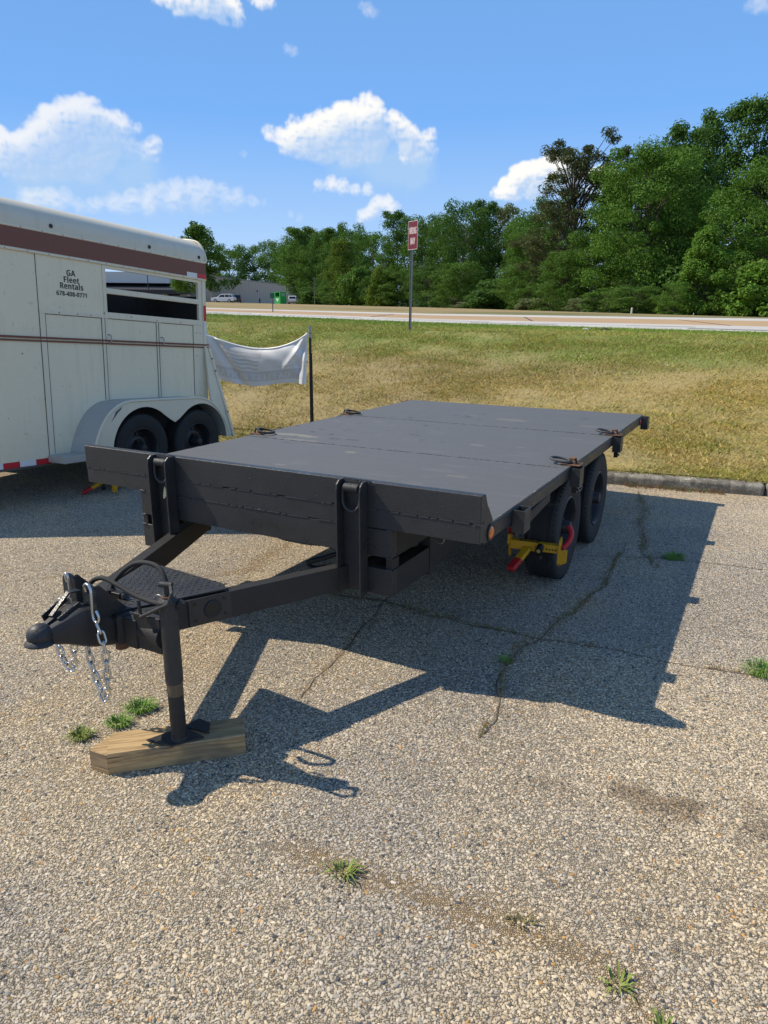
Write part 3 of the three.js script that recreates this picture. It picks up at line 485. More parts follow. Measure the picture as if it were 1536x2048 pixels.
  // two upright channel posts on the header, each with a lashing ring in a barrel
  for (const cx of [-0.583, 0.609]) {
    const post = mesh('channel_post', bx(cx - 0.0655, cx + 0.0655, 0.432, 0.964, -0.008, -0.001, 0.001), paint, T);
    for (const s of [-1, 1]) mesh('flange', plate([[0.0, 0.425], [0.0, 0.972], [0.035, 0.972], [0.057, 0.955], [0.062, 0.93], [0.062, 0.425]], 0.007, (u, v, w) => P(cx + s * (0.0585 + w), v, -0.0085 - u + 0.0005)), paint, post);
    tag(mesh('weld_seam', [...seam(cx - 0.06, cx + 0.07, 0.968, -0.006), ...seam(cx - 0.06, cx + 0.07, 0.972, 0.0)], weldMat, post), null, null, null, 'stuff');
    mesh('ring_barrel', [rod(P(cx - 0.036, 0.938, -0.034), P(cx + 0.036, 0.938, -0.034), 0.0205, 0.0205, 16), new THREE.TorusGeometry(0.0165, 0.004, 6, 16).rotateY(Math.PI / 2).translate(cx + 0.036, 0.938, 0.034), bx(cx - 0.034, cx + 0.034, 0.92, 0.955, -0.022, -0.0075)], paint, post);
    const pts = [P(cx - 0.046, 0.938, -0.034), P(cx - 0.047, 0.89, -0.038), P(cx - 0.04, 0.855, -0.04), P(cx - 0.02, 0.836, -0.041), P(cx, 0.831, -0.041), P(cx + 0.02, 0.836, -0.041), P(cx + 0.04, 0.855, -0.04), P(cx + 0.047, 0.89, -0.038), P(cx + 0.046, 0.938, -0.034)];
    mesh('lashing_ring', [tube(pts, 0.0068, 36, 10), rod(pts[0], pts[8], 0.0068)], weldMat, post);
  }
  { const l = []; for (let k = 0; k < 46; k++) { const s = r() < 0.8 ? 1 : -1; l.push(boxes(0.002 + 0.003 * r(), 0.0015, 0.006 + 0.03 * r() * r(), 0).translate(s * (W - 0.001 - 0.004 * r()), DY - 0.0003 + 0.0006 * r(), -0.1 - 4.1 * r())); } for (let k = 0; k < 22; k++) l.push(boxes(0.006 + 0.02 * r() * r(), 0.0012, 0.002, 0).translate((r() - 0.5) * 2.4, 0.9678, -0.001 - 0.004 * r())); tag(mesh('bare_chip', l, std([0.26, 0.25, 0.235], 0.6), T), null, null, null, 'stuff'); }
  // stake pockets: open square sleeves outside the rails
  const pocket = (s, b, y0, y1, cap) => {
    const x0 = s > 0 ? W + 0.001 : -W - 0.062, x1 = s > 0 ? W + 0.062 : -W - 0.001, t = 0.006, xo = s > 0 ? [x1 - t, x1] : [x0, x0 + t], xi = s > 0 ? [x0, x0 + t] : [x1 - t, x1];
    const g = [bx(...xo, y0, y1, b, b + 0.1, 0.0015), bx(...xi, y0, y1, b, b + 0.1, 0.0015), bx(x0 + t, x1 - t, y0, y1, b + 0.001, b + t, 0.0015), bx(x0 + t, x1 - t, y0, y1, b + 0.1 - t, b + 0.099, 0.0015)];
    return mesh('stake_pocket', g, paint, T);
  };
  for (const s of [-1, 1]) for (const b of [0.43, 1.53, 2.84, 4.16]) {
    const o = pocket(s, b, 0.692, 0.806); if (b === 0.43 || b === 4.16) continue;
    const cb = b + 0.06;    // rusty plate with a ring lying inward on the deck
    const g = T, x = s * 1.205, ring = mesh('tie_down', [bx(Math.min(s * 1.155, s * 1.275), Math.max(s * 1.155, s * 1.275), DY + 0.001, DY + 0.007, cb - 0.05, cb + 0.05, 0.001)], rust, g);
    mesh('strap', [tube([P(x, DY + 0.004, cb - 0.02), P(x, DY + 0.03, cb - 0.02), P(x + s * 0.012, DY + 0.04, cb - 0.02), P(x + s * 0.03, DY + 0.03, cb - 0.02), P(x + s * 0.036, DY + 0.006, cb - 0.02)], 0.006, 16, 6), tube([P(x, DY + 0.004, cb + 0.02), P(x, DY + 0.03, cb + 0.02), P(x + s * 0.012, DY + 0.04, cb + 0.02), P(x + s * 0.03, DY + 0.03, cb + 0.02), P(x + s * 0.036, DY + 0.006, cb + 0.02)], 0.006, 16, 6), boxes(0.036, 0.006, 0.05, 0.002).translate(x + s * 0.014, DY + 0.041, -cb)], s < 0 ? paint : rust, ring);
    const tilt = s < 0 ? -0.12 : 0.13, rg = [];
    const tor = new THREE.TorusGeometry(0.056, 0.0085, 10, 36).rotateX(Math.PI / 2).scale(1.15, 1, 0.95).rotateZ(tilt * s * -1).translate(x - s * 0.058, DY + 0.024, -cb);
    mesh('lashing_ring', tor, s > 0 ? weldMat : rubber, ring);
    // pin and spring clip hanging under the pocket
    if (s > 0) { const bp = b + 0.03; mesh('pin', [bx(1.232, 1.262, 0.645, 0.69, bp, bp + 0.035, 0.003), rod(P(1.262, 0.668, bp + 0.018), P(1.272, 0.668, bp + 0.018), 0.008)], black, T); mesh('pin_clip', tube([P(1.268, 0.675, bp + 0.012), P(1.285, 0.688, bp + 0.03), P(1.285, 0.68, bp + 0.055), P(1.278, 0.66, bp + 0.06), P(1.272, 0.652, bp + 0.045), P(1.27, 0.665, bp + 0.02)], 0.0018, 24, 5), zinc, T); }
  }
  const amber = new THREE.MeshPhysicalMaterial({ color: lin(0.75, 0.17, 0.012), roughness: 0.25, clearcoat: 0.5 }), red = new THREE.MeshPhysicalMaterial({ color: lin(0.45, 0.02, 0.02), roughness: 0.3, clearcoat: 0.5 });
  const lens = (r, x, y, b, m, name) => { const l = new THREE.SphereGeometry(r, 20, 10, 0, 6.283, 0, Math.PI / 2).scale(1, 0.38, 1).rotateZ(-Math.PI / 2).translate(x, y, -b); mesh(name, l, m, T); mesh('lamp_rim', new THREE.TorusGeometry(r + 0.004, 0.005, 8, 28).rotateY(Math.PI / 2).translate(x, y, -b), paint, T); };
  lens(0.031, W + 0.004, 0.776, 0.128, amber, 'marker_lamp'); lens(0.028, W + 0.003, 0.772, 4.1, red, 'marker_lamp');
  // perforated edge of the mudguard that shows between rail and tyre
  { const g = [], a = P(1.165, 0.667, 0.6), b = P(1.165, 0.715, 1.22); g.push(beam(a, b, 0.05, 0.005, 0.001)); const o = mesh('mudguard', g, std([0.10, 0.105, 0.11], 0.5, { bumpMap: rep(texBump, 8), bumpScale: 0.002 }), T); const l = []; for (let k = 0; k < 13; k++) { const t = (k + 0.6) / 14; l.push(boxes(0.03 * (k % 2 ? 0.6 : 1), 0.002, 0.008, 0.0005).translate(1.165 + 0.004 * (k % 3 - 1), mix(a.y, b.y, t) + 0.003, mix(a.z, b.z, t))); } for (const q of l) mesh('slot', q, black, o); mesh('mudguard', [beam(P(1.19, 0.64, 0.6), P(1.19, 0.69, 1.22), 0.004, 0.05, 0.001)], paintLow, T); }
  // A-frame drawbar
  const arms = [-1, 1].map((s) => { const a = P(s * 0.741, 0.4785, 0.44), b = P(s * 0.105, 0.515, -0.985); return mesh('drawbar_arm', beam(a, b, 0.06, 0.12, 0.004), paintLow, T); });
  const tread = mesh('tread_plate', plate([[-0.225, -0.508], [-0.19, -0.5], [0.27, -0.54], [0.315, -0.575], [0.06, -1.04], [-0.06, -1.02], [-0.13, -0.83]], 0.006, (u, v, w) => P(u, 0.572 + 0.003 + w, v)), paint, T);
  { const l = []; for (let i = -8; i < 10; i++) for (let j = 0; j < 16; j++) { const x = i * 0.031 + (j % 2) * 0.0155, b = -0.54 - j * 0.0255; if (x < -0.2 + (-0.55 - b) * 0.33 + (b > -0.53 ? 9 : 0) || x > 0.27 + (b + 0.6) * 0.55) continue; l.push(new THREE.SphereGeometry(0.0085, 6, 4).scale(1.25, 0.35, 0.45).rotateY((i + j) % 2 ? 0.75 : -0.75).translate(x, 0.5815, -b)); } tag(mesh('tread_bump', l, paint, tread), null, null, null, 'stuff'); }
  mesh('front_brace', bx(-0.17, 0.17, 0.44, 0.565, -0.86, -0.8), paintLow, T);
  {   // side plate with a round lashing hole on the right arm
    const o = new THREE.Group(), dx = 0.4076, db = 0.9131; const f = (u, v, w) => P(0.545 - 0.4467 * (-u) + 0.9131 * (0.031 + w), v, u - 0.4076 * (0.031 + w) * -1 * -1);
    const g = plate([[-0.555, 0.452], [-0.555, 0.568], [-0.725, 0.572], [-0.725, 0.455]], 0.006, (u, v, w) => P(0.545 + 0.4467 * u + 0.9131 * (0.031 + w), v, u - 0.4076 * (0.031 + w)));
    const pl = mesh('side_plate', g, paint, T), at = (u, v, w) => P(0.545 + 0.4467 * u + 0.9131 * (0.031 + w), v, u - 0.4076 * (0.031 + w));
    const ring = new THREE.TorusGeometry(0.034, 0.006, 8, 28).rotateY(1.15); const c = at(-0.63, 0.51, 0.008); mesh('hole_ring', ring.translate(c.x, c.y, c.z), paint, pl);
    const disc = new THREE.CylinderGeometry(0.03, 0.03, 0.004, 20).rotateZ(Math.PI / 2).rotateY(-0.42); const c2 = at(-0.63, 0.51, 0.008); mesh('hole', disc.translate(c2.x, c2.y, c2.z), black, pl);
    for (const [u, v] of [[-0.582, 0.545], [-0.58, 0.475], [-0.70, 0.548], [-0.70, 0.475]]) { const q = at(u, v, 0.007); mesh('bolt_hole', new THREE.CylinderGeometry(0.007, 0.007, 0.003, 10).rotateZ(Math.PI / 2).rotateY(-0.42).translate(q.x, q.y, q.z), black, pl); }
  }
  {   // coupler: wedge body, neck, ball socket with lip, latch
    const secs = [[-0.82, 0.155, 0.437, 0.572], [-0.98, 0.095, 0.437, 0.570], [-1.05, 0.074, 0.455, 0.63], [-1.10, 0.060, 0.478, 0.637], [-1.16, 0.045, 0.512, 0.62], [-1.225, 0.037, 0.54, 0.606]], pos = [], idx = [], n = 12, ox = 0.03;
    secs.forEach(([b, w, y0, y1], k) => { for (let i = 0; i < n; i++) { const a = i / n * 6.2832 + 0.26, c = Math.cos(a), s = Math.sin(a), e = 0.35; pos.push(ox * sstep(0, 5, k + 1) + w * Math.sign(c) * Math.pow(Math.abs(c), e), (y0 + y1) / 2 + (y1 - y0) / 2 * Math.sign(s) * Math.pow(Math.abs(s), e), -b); } });
    for (let k = 0; k + 1 < secs.length; k++) for (let i = 0; i < n; i++) { const a = k * n + i, b = k * n + (i + 1) % n; idx.push(a, b, a + n, b, b + n, a + n); }
    let g = new THREE.BufferGeometry(); g.setAttribute('position', new THREE.Float32BufferAttribute(pos, 3)); g.setIndex(idx); g = toCreasedNormals(g, 0.6);
    const ball = new THREE.SphereGeometry(0.0435, 28, 18).scale(1, 1, 1.05).translate(0.033, 0.582, 1.25);
    const lip = new THREE.LatheGeometry([new THREE.Vector2(0.03, 0.02), new THREE.Vector2(0.042, 0.008), new THREE.Vector2(0.051, -0.004), new THREE.Vector2(0.049, -0.009), new THREE.Vector2(0.03, -0.002)], 28).rotateX(-0.1).translate(0.033, 0.557, 1.256);
    const cp = mesh('coupler', [metric(g), metric(ball), metric(lip)], std([0.026, 0.027, 0.03], 0.48, { bumpMap: rep(texBump, 9), bumpScale: 0.001 }), T);
    mesh('latch', [beam(P(0.02, 0.628, -1.19), P(-0.002, 0.685, -1.09), 0.018, 0.008, 0.002), beam(P(0.0, 0.686, -1.095), P(0.002, 0.68, -1.05), 0.032, 0.006, 0.002), beam(P(-0.028, 0.61, -1.19), P(-0.035, 0.65, -1.08), 0.008, 0.03, 0.002), beam(P(0.048, 0.61, -1.18), P(0.046, 0.64, -1.08), 0.008, 0.03, 0.002)], paint, cp);
    mesh('latch_slot', beam(P(0.026, 0.611, -1.222), P(0.02, 0.634, -1.15), 0.022, 0.006, 0.001), black, cp);
    mesh('bolt', rod(P(0.08, 0.44, -0.94), P(0.08, 0.41, -0.94), 0.026), rust, T); mesh('bolt', rod(P(0.07, 0.53, -1.0), P(0.09, 0.53, -1.008), 0.012, 0.012, 6), paint, T);
  }
  // two uprights with gussets that carry the safety chains
  for (const [cx, b, k] of [[0.068, -1.055, 0], [-0.098, -1.015, 1]]) {
    const s = new THREE.Shape(); s.moveTo(-0.037, 0.52); s.lineTo(0.037, 0.52); s.lineTo(0.037, 0.68); s.absarc(0, 0.68, 0.037, 0, Math.PI, false); s.lineTo(-0.037, 0.52);
    const h = new THREE.Path(); h.absarc(-0.002, 0.685, 0.011, 0, 6.2832, true); s.holes.push(h);
    const g = mapped(new THREE.ExtrudeGeometry(s, { depth: 0.009, bevelEnabled: false, curveSegments: 14 }), (u, v, w) => P(cx + u, v, b + w));
    const o = mesh('chain_bracket', g, paint, T);
    mesh('gusset', plate([[b + 0.0095, 0.575], [b + 0.0095, 0.712], [b + 0.02, 0.712], [b + 0.14, 0.578]], 0.009, (u, v, w) => P(cx + 0.026 + w, v, u)), paint, o);
  }
  // jack with crank, foot plate
  {
    const jx = 0.372, jb = -0.957, J = mesh('jack', [rod(P(jx, 0.345, jb), P(jx, 0.675, jb), 0.0335, 0.0335, 24), new THREE.SphereGeometry(0.036, 20, 8, 0, 6.283, 0, 1.57).scale(1, 0.5, 1).translate(jx, 0.675, -jb), rod(P(jx, 0.66, jb), P(jx, 0.678, jb), 0.037, 0.037, 24)], paint, T);
    mesh('inner_tube', rod(P(jx, 0.1, jb), P(jx, 0.35, jb), 0.0295, 0.0295, 24), paintLow, J);
    mesh('bare_band', rod(P(jx, 0.292, jb), P(jx, 0.345, jb), 0.0301, 0.0301, 24), std([0.16, 0.125, 0.08], 0.5, { metalness: 0.4, bumpMap: rep(texBump, 10), bumpScale: 0.002 }), J);
    mesh('crank', [rod(P(jx, 0.68, jb), P(jx, 0.70, jb), 0.02, 0.014, 14), rod(P(jx, 0.695, jb), P(jx + 0.004, 0.742, jb - 0.005), 0.0095), rod(P(jx - 0.02, 0.742, jb - 0.012), P(jx + 0.028, 0.742, jb + 0.002), 0.0115), ...poly([P(jx + 0.022, 0.744, jb - 0.0), P(jx + 0.055, 0.725, jb - 0.03), P(jx + 0.05, 0.69, jb - 0.045), P(jx - 0.108, 0.602, jb - 0.035), P(jx - 0.116, 0.612, jb - 0.03), P(jx - 0.12, 0.665, jb - 0.03)], 0.0068, 8)], paint, J);
    mesh('rust_ring', rod(P(jx, 0.688, jb), P(jx, 0.696, jb), 0.0215, 0.0215, 16), rust, J);
    const ft = [[0.268, -1.02], [0.385, -1.008], [0.462, -0.865], [0.43, -0.82], [0.33, -0.86]];
    mesh('foot_plate', [plate([[0.268, -1.028], [0.382, -1.012], [0.452, -0.905], [0.33, -0.89]], 0.006, (u, v, w) => P(u, 0.0935 + w, v)), (() => { const g = plate([[0, 0], [0.123, 0.012], [0.10, 0.05], [0.04, 0.052]], 0.006, (u, v, w) => P(0.33 + u, 0.0935 + w + v * 0.45, -0.89 + v * 0.9)); return g; })(), rod(P(jx, 0.097, jb), P(jx, 0.112, jb), 0.034, 0.03, 20)], paint, J);
    mesh('jack_bracket', [bx(0.2, 0.338, 0.455, 0.60, -0.975, -0.94), bx(0.15, 0.215, 0.45, 0.57, -0.98, -0.86), rod(P(0.19, 0.52, -0.93), P(0.34, 0.52, -0.95), 0.045, 0.045, 20), rod(P(jx + 0.03, 0.665, jb + 0.02), P(jx + 0.045, 0.655, jb + 0.03), 0.02, 0.018, 14)], paintLow, J);
    const lug = mesh('pull_pin', [new THREE.TorusGeometry(0.02, 0.003, 6, 20).translate(0.30, 0.655, 0.93)], steel, J);
  }
  // cables: breakaway loop, harness lead, conduit behind the right post
  mesh('cable', tube([P(-0.06, 0.64, -0.97), P(-0.03, 0.68, -0.955), P(0.02, 0.698, -0.95), P(0.1, 0.684, -0.95), P(0.19, 0.66, -0.95), P(0.26, 0.652, -0.95), P(0.335, 0.654, -0.955)], 0.0095, 48, 10), rubber, T);
  mesh('cable', tube([P(-0.05, 0.59, -0.86), P(-0.05, 0.62, -0.85), P(-0.003, 0.672, -0.85), P(0.05, 0.715, -0.85), P(0.1, 0.742, -0.85), P(0.17, 0.755, -0.85), P(0.225, 0.745, -0.85), P(0.262, 0.715, -0.86), P(0.285, 0.665, -0.87), P(0.28, 0.60, -0.88), P(0.24, 0.58, -0.86)], 0.0095, 64, 10), rubber, T);
  mesh('breakaway_switch', [rod(P(-0.05, 0.58, -0.86), P(-0.05, 0.607, -0.86), 0.022, 0.018, 14), bx(-0.03, 0.02, 0.582, 0.605, -0.88, -0.85), rod(P(0.02, 0.59, -0.865), P(0.045, 0.598, -0.87), 0.012)], black, T);
  { const l = []; const pts = [P(0.56, 0.57, 0.08), P(0.455, 0.556, 0.1), P(0.35, 0.512, 0.1), P(0.28, 0.485, 0.1), P(0.26, 0.465, 0.1), P(0.29, 0.452, 0.1), P(0.39, 0.475, 0.1), P(0.5, 0.5, 0.09)], c = new THREE.CatmullRomCurve3(pts); l.push(new THREE.TubeGeometry(c, 60, 0.0105, 10)); for (let k = 0; k < 60; k++) { const p = c.getPointAt(k / 60), t = c.getTangentAt(k / 60); const g = new THREE.TorusGeometry(0.0108, 0.0022, 5, 12); g.applyQuaternion(new THREE.Quaternion().setFromUnitVectors(V(0, 0, 1), t)); l.push(g.translate(p.x, p.y, p.z)); } mesh('conduit', l, std([0.015, 0.015, 0.017], 0.35), T); }
  mesh('loose_wire', tube([P(0.88, 0.73, 0.2), P(0.92, 0.70, 0.16), P(0.97, 0.692, 0.12), P(1.01, 0.70, 0.1), P(1.02, 0.74, 0.1)], 0.002, 24, 5), steel, T);
  // wheels
  const rimM = std([0.02, 0.02, 0.022], 0.45);
  const tyreProf = (R, w) => [[R * 0.57, -w * 0.36], [R * 0.62, -w * 0.45], [R * 0.78, -w * 0.5], [R * 0.9, -w * 0.49], [R * 0.965, -w * 0.44], [R * 0.99, -w * 0.38], [R, -w * 0.3], [R * 1.004, 0], [R, w * 0.3], [R * 0.99, w * 0.38], [R * 0.965, w * 0.44], [R * 0.9, w * 0.49], [R * 0.78, w * 0.5], [R * 0.62, w * 0.45], [R * 0.57, w * 0.36]];
  makeWheel = (R, w, parent, x, y, b, out) => {
    const o = new THREE.Group(); o.name = 'wheel'; o.position.copy(P(x, y, b)); parent.add(o);
    const pts = []; const pr = tyreProf(R, w); // lathe about y, then turned so that the axle is x
    const prof = []; for (const [a, c] of pr) prof.push(new THREE.Vector2(a, c)); const tread = [];
    for (const z of [-0.22, -0.075, 0.075, 0.22]) tread.push(z * w);
    const fine = []; const N = 60; const cv = new THREE.SplineCurve(prof); for (const q of cv.getPoints(N)) { let rr = q.x; for (const t of tread) if (Math.abs(q.y - t) < 0.0045 && rr > R * 0.97) rr -= 0.009; if (rr < R * 0.93 && rr > R * 0.66) rr += 0.0012 * Math.sin(rr * 900); fine.push(new THREE.Vector2(rr, q.y)); }
    mesh('tyre', new THREE.LatheGeometry(fine, 72).rotateZ(-Math.PI / 2), rubber, o);
    const l = []; for (let k = 0; k < 66; k++) for (const s of [-1, 1]) { const a = (k + (s > 0 ? 0.5 : 0)) / 66 * 6.2832; l.push(new THREE.BoxGeometry(w * 0.11, 0.011, 0.004).translate(s * w * 0.405, R * 0.978, 0).rotateZ(0).rotateX(a)); }
    tag(mesh('tread_block', l, rubber, o), null, null, null, 'stuff');
    const d = out; // rim: flange, dish, windows
    const rp = [[R * 0.60, 0.43], [R * 0.585, 0.47], [R * 0.565, 0.47], [R * 0.55, 0.40], [R * 0.52, 0.30], [R * 0.50, 0.02], [R * 0.46, -0.04], [R * 0.36, 0.06], [R * 0.30, 0.14], [R * 0.2, 0.12], [R * 0.17, 0.02], [0.002, 0.02]].map(([a, c]) => new THREE.Vector2(a, c * w));
    mesh('rim', new THREE.LatheGeometry(rp, 48).rotateZ(-Math.PI / 2).scale(d, 1, 1), rimM, o);
    const hub = [[0.001, 0.56], [0.03, 0.555], [0.042, 0.53], [0.045, 0.30], [0.055, 0.28], [0.058, 0.02]].map(([a, c]) => new THREE.Vector2(a, c * w));
    mesh('hub_cap', new THREE.LatheGeometry(hub.reverse(), 24).rotateZ(-Math.PI / 2).scale(d, 1, 1), std([0.02, 0.02, 0.021], 0.5), o);
    for (let k = 0; k < 5; k++) { const a = k / 5 * 6.2832 + 0.3; mesh('lug_nut', rod(V(d * 0.1 * w, Math.cos(a) * 0.075, Math.sin(a) * 0.075), V(d * 0.24 * w, Math.cos(a) * 0.075, Math.sin(a) * 0.075), 0.012, 0.011, 6), rimM, o); }
    for (let k = 0; k < 8; k++) { const a = k / 8 * 6.2832; mesh('rim_slot', new THREE.CylinderGeometry(0.019, 0.019, 0.006, 14).scale(1.3, 1, 0.8).rotateZ(Math.PI / 2).rotateX(0).translate(d * 0.06 * w, R * 0.405, 0).rotateX(a), black, o); }
    return o;
  };
  for (const b of [1.79, 2.685]) for (const s of [-1, 1]) makeWheel(0.352, 0.205, T, s * 1.08, 0.352, b, s);
  for (const b of [1.79, 2.685]) mesh('axle', rod(P(-1.02, 0.352, b), P(1.02, 0.352, b), 0.04, 0.04, 14), paintLow, T);
  for (const s of [-1, 1]) mesh('spring_hanger', [bx(s > 0 ? 0.74 : -0.8, s > 0 ? 0.8 : -0.74, 0.40, 0.613, 2.16, 2.32), tube([P(s * 0.77, 0.48, 1.25), P(s * 0.77, 0.41, 1.79), P(s * 0.77, 0.47, 2.2)], 0.03, 16, 6), tube([P(s * 0.77, 0.47, 2.25), P(s * 0.77, 0.41, 2.685), P(s * 0.77, 0.48, 3.2)], 0.03, 16, 6)], paintLow, T);
}
// things hanging from, standing under or clamped on the flatbed
const atBed = (name, label, cat, x, y, b, group) => { const p = toWorld(x, y, b); return thing(name, label, cat, [p.x, p.y, p.z], -0.4982, group); };
{   // galvanised safety chains
  const linkGeo = (() => { const pts = []; for (let k = 0; k < 20; k++) { const a = k / 20 * 6.2832, c = Math.cos(a), s = Math.sin(a); pts.push(V(0.0115 * c, (s > 0 ? 0.0125 : -0.0125) + 0.0115 * s, 0)); } return tube(pts, 0.0046, 40, 7, true); })();
  const chain = (label, path, hook) => {
    const o = atBed('safety_chain', label, 'chain', 0, 0, 0, 'safety chains of the flatbed drawbar'), c = new THREE.CatmullRomCurve3(path, false, 'centripetal'), len = c.getLength(), n = Math.round(len / 0.0385);
    for (let k = 0; k < n; k++) { const p = c.getPointAt((k + 0.5) / n), t = c.getTangentAt((k + 0.5) / n), m = mesh('chain_link', linkGeo, zinc, o); m.position.copy(p); m.quaternion.setFromUnitVectors(V(0, 1, 0), t); m.quaternion.multiply(new THREE.Quaternion().setFromAxisAngle(V(0, 1, 0), (k % 2 ? 1.57 : 0) + 0.45 + 0.2 * Math.sin(k * 3.1))); }
    mesh('hook', tube(hook, 0.0055, 60, 10), zinc, o);
  };
  chain('galvanised safety chain hung in front of the drawbar, its silver hook over the right bracket', [P(0.128, 0.585, -1.085), P(0.152, 0.53, -1.085), P(0.16, 0.46, -1.085), P(0.155, 0.38, -1.085), P(0.145, 0.305, -1.085), P(0.125, 0.272, -1.085), P(0.105, 0.31, -1.085), P(0.08, 0.38, -1.085), P(0.065, 0.46, -1.085), P(0.058, 0.54, -1.085), P(0.05, 0.6, -1.078)],
    [P(0.062, 0.69, -1.063), P(0.066, 0.715, -1.07), P(0.08, 0.726, -1.072), P(0.098, 0.722, -1.074), P(0.108, 0.705, -1.076), P(0.111, 0.66, -1.08), P(0.112, 0.615, -1.083), P(0.12, 0.592, -1.085), P(0.135, 0.588, -1.086), P(0.147, 0.6, -1.086), P(0.148, 0.615, -1.086), P(0.136, 0.635, -1.085)]);
  chain('galvanised safety chain mostly hidden behind the coupler, its hook over the left bracket', [P(-0.085, 0.62, -1.035), P(-0.08, 0.52, -1.04), P(-0.082, 0.44, -1.04), P(-0.09, 0.36, -1.04), P(-0.115, 0.315, -1.04), P(-0.15, 0.335, -1.04), P(-0.175, 0.39, -1.04), P(-0.195, 0.45, -1.04), P(-0.19, 0.52, -1.04), P(-0.14, 0.6, -1.03)],
    [P(-0.1, 0.685, -1.02), P(-0.098, 0.71, -1.026), P(-0.088, 0.724, -1.03), P(-0.076, 0.715, -1.032), P(-0.074, 0.68, -1.032), P(-0.076, 0.64, -1.032), P(-0.085, 0.625, -1.032)]);
}
{   // timber under the jack foot
  const woodTex = dataTex(1024, 512, (u, v) => { const warp = fbm(u * 3, v * 2, 3) * 1.6, g = fbm(u * 5, v * 46 + warp * 5, 4), f = fbm(u * 12, v * 160, 2), ck = fbm(u * 4 + 20, v * 70 + warp * 6, 3); let c = mix3([0.33, 0.215, 0.095], [0.50, 0.345, 0.165], sstep(0.3, 0.7, g + 0.3 * (f - 0.5))); c = mix3(c, [0.33, 0.26, 0.17], 0.4 * sstep(0.45, 0.7, fbm(u * 2 + 9, v * 6, 3))); if (ck < 0.27) c = mix3(c, [0.09, 0.065, 0.04], sstep(0.27, 0.19, ck)); c = mix3(c, [0.15, 0.12, 0.085], 0.55 * sstep(0.52, 0.72, fbm(u * 6 + 40, v * 5 + 2, 4))); return c; }, true);
  const o = atBed('wooden_block', 'weathered timber block with a clipped end under the jack foot', 'timber', 0.2, 0, -1.16);
  const pts = [[0.0, 0.0], [0.37, 0.353], [0.285, 0.45], [-0.09, 0.115], [-0.082, -0.008]];
  const s = new THREE.Shape(pts.map(([a, b]) => new THREE.Vector2(a, b))), g0 = new THREE.ExtrudeGeometry(s, { depth: 0.082, bevelEnabled: true, bevelSize: 0.003, bevelThickness: 0.004, bevelSegments: 1 }).translate(0, 0, 0.004);
  const g = mapped(g0, (u, v, w) => P(u, w, v)), p = g.attributes.position, uv = g.attributes.uv, n = g.attributes.normal, ca = 0.7235, sa = 0.69;
  for (let i = 0; i < p.count; i++) { const x = p.getX(i), b = -p.getZ(i), al = x * ca + b * sa, ac = -x * sa + b * ca; Math.abs(n.getY(i)) > 0.5 ? uv.setXY(i, al * 1.3, ac * 3.2) : uv.setXY(i, al * 1.3 + ac * 0.3, p.getY(i) * 3.2 + 0.37); }
  mesh('timber', g, std([1, 1, 1], 0.85, { map: woodTex, bumpMap: woodTex, bumpScale: 0.003 }), o);
}
{   // dry leaf on a thread from the left lashing ring
  const o = atBed('dry_leaf', 'pale yellow dry leaf hanging by a thread from the left lashing ring', 'leaf', -0.575, 0.77, -0.03);
  const s = new THREE.Shape(); s.moveTo(0, 0.035); s.bezierCurveTo(0.004, 0.03, 0.01, 0.018, 0.02, 0.0); s.bezierCurveTo(0.02, -0.01, 0.012, -0.012, 0.006, -0.016); s.bezierCurveTo(0.0, -0.03, -0.008, -0.036, -0.011, -0.03); s.bezierCurveTo(-0.013, -0.015, -0.006, 0.01, 0, 0.035);
  mesh('blade', new THREE.ExtrudeGeometry(s, { depth: 0.0015, bevelEnabled: false }).rotateY(0.3), std([0.72, 0.63, 0.36], 0.8), o);
  mesh('thread', tube([V(0, 0.034, 0), V(0.004, 0.05, 0), V(-0.002, 0.062, 0), V(0.003, 0.075, 0)], 0.0009, 12, 4), rust, o);
}
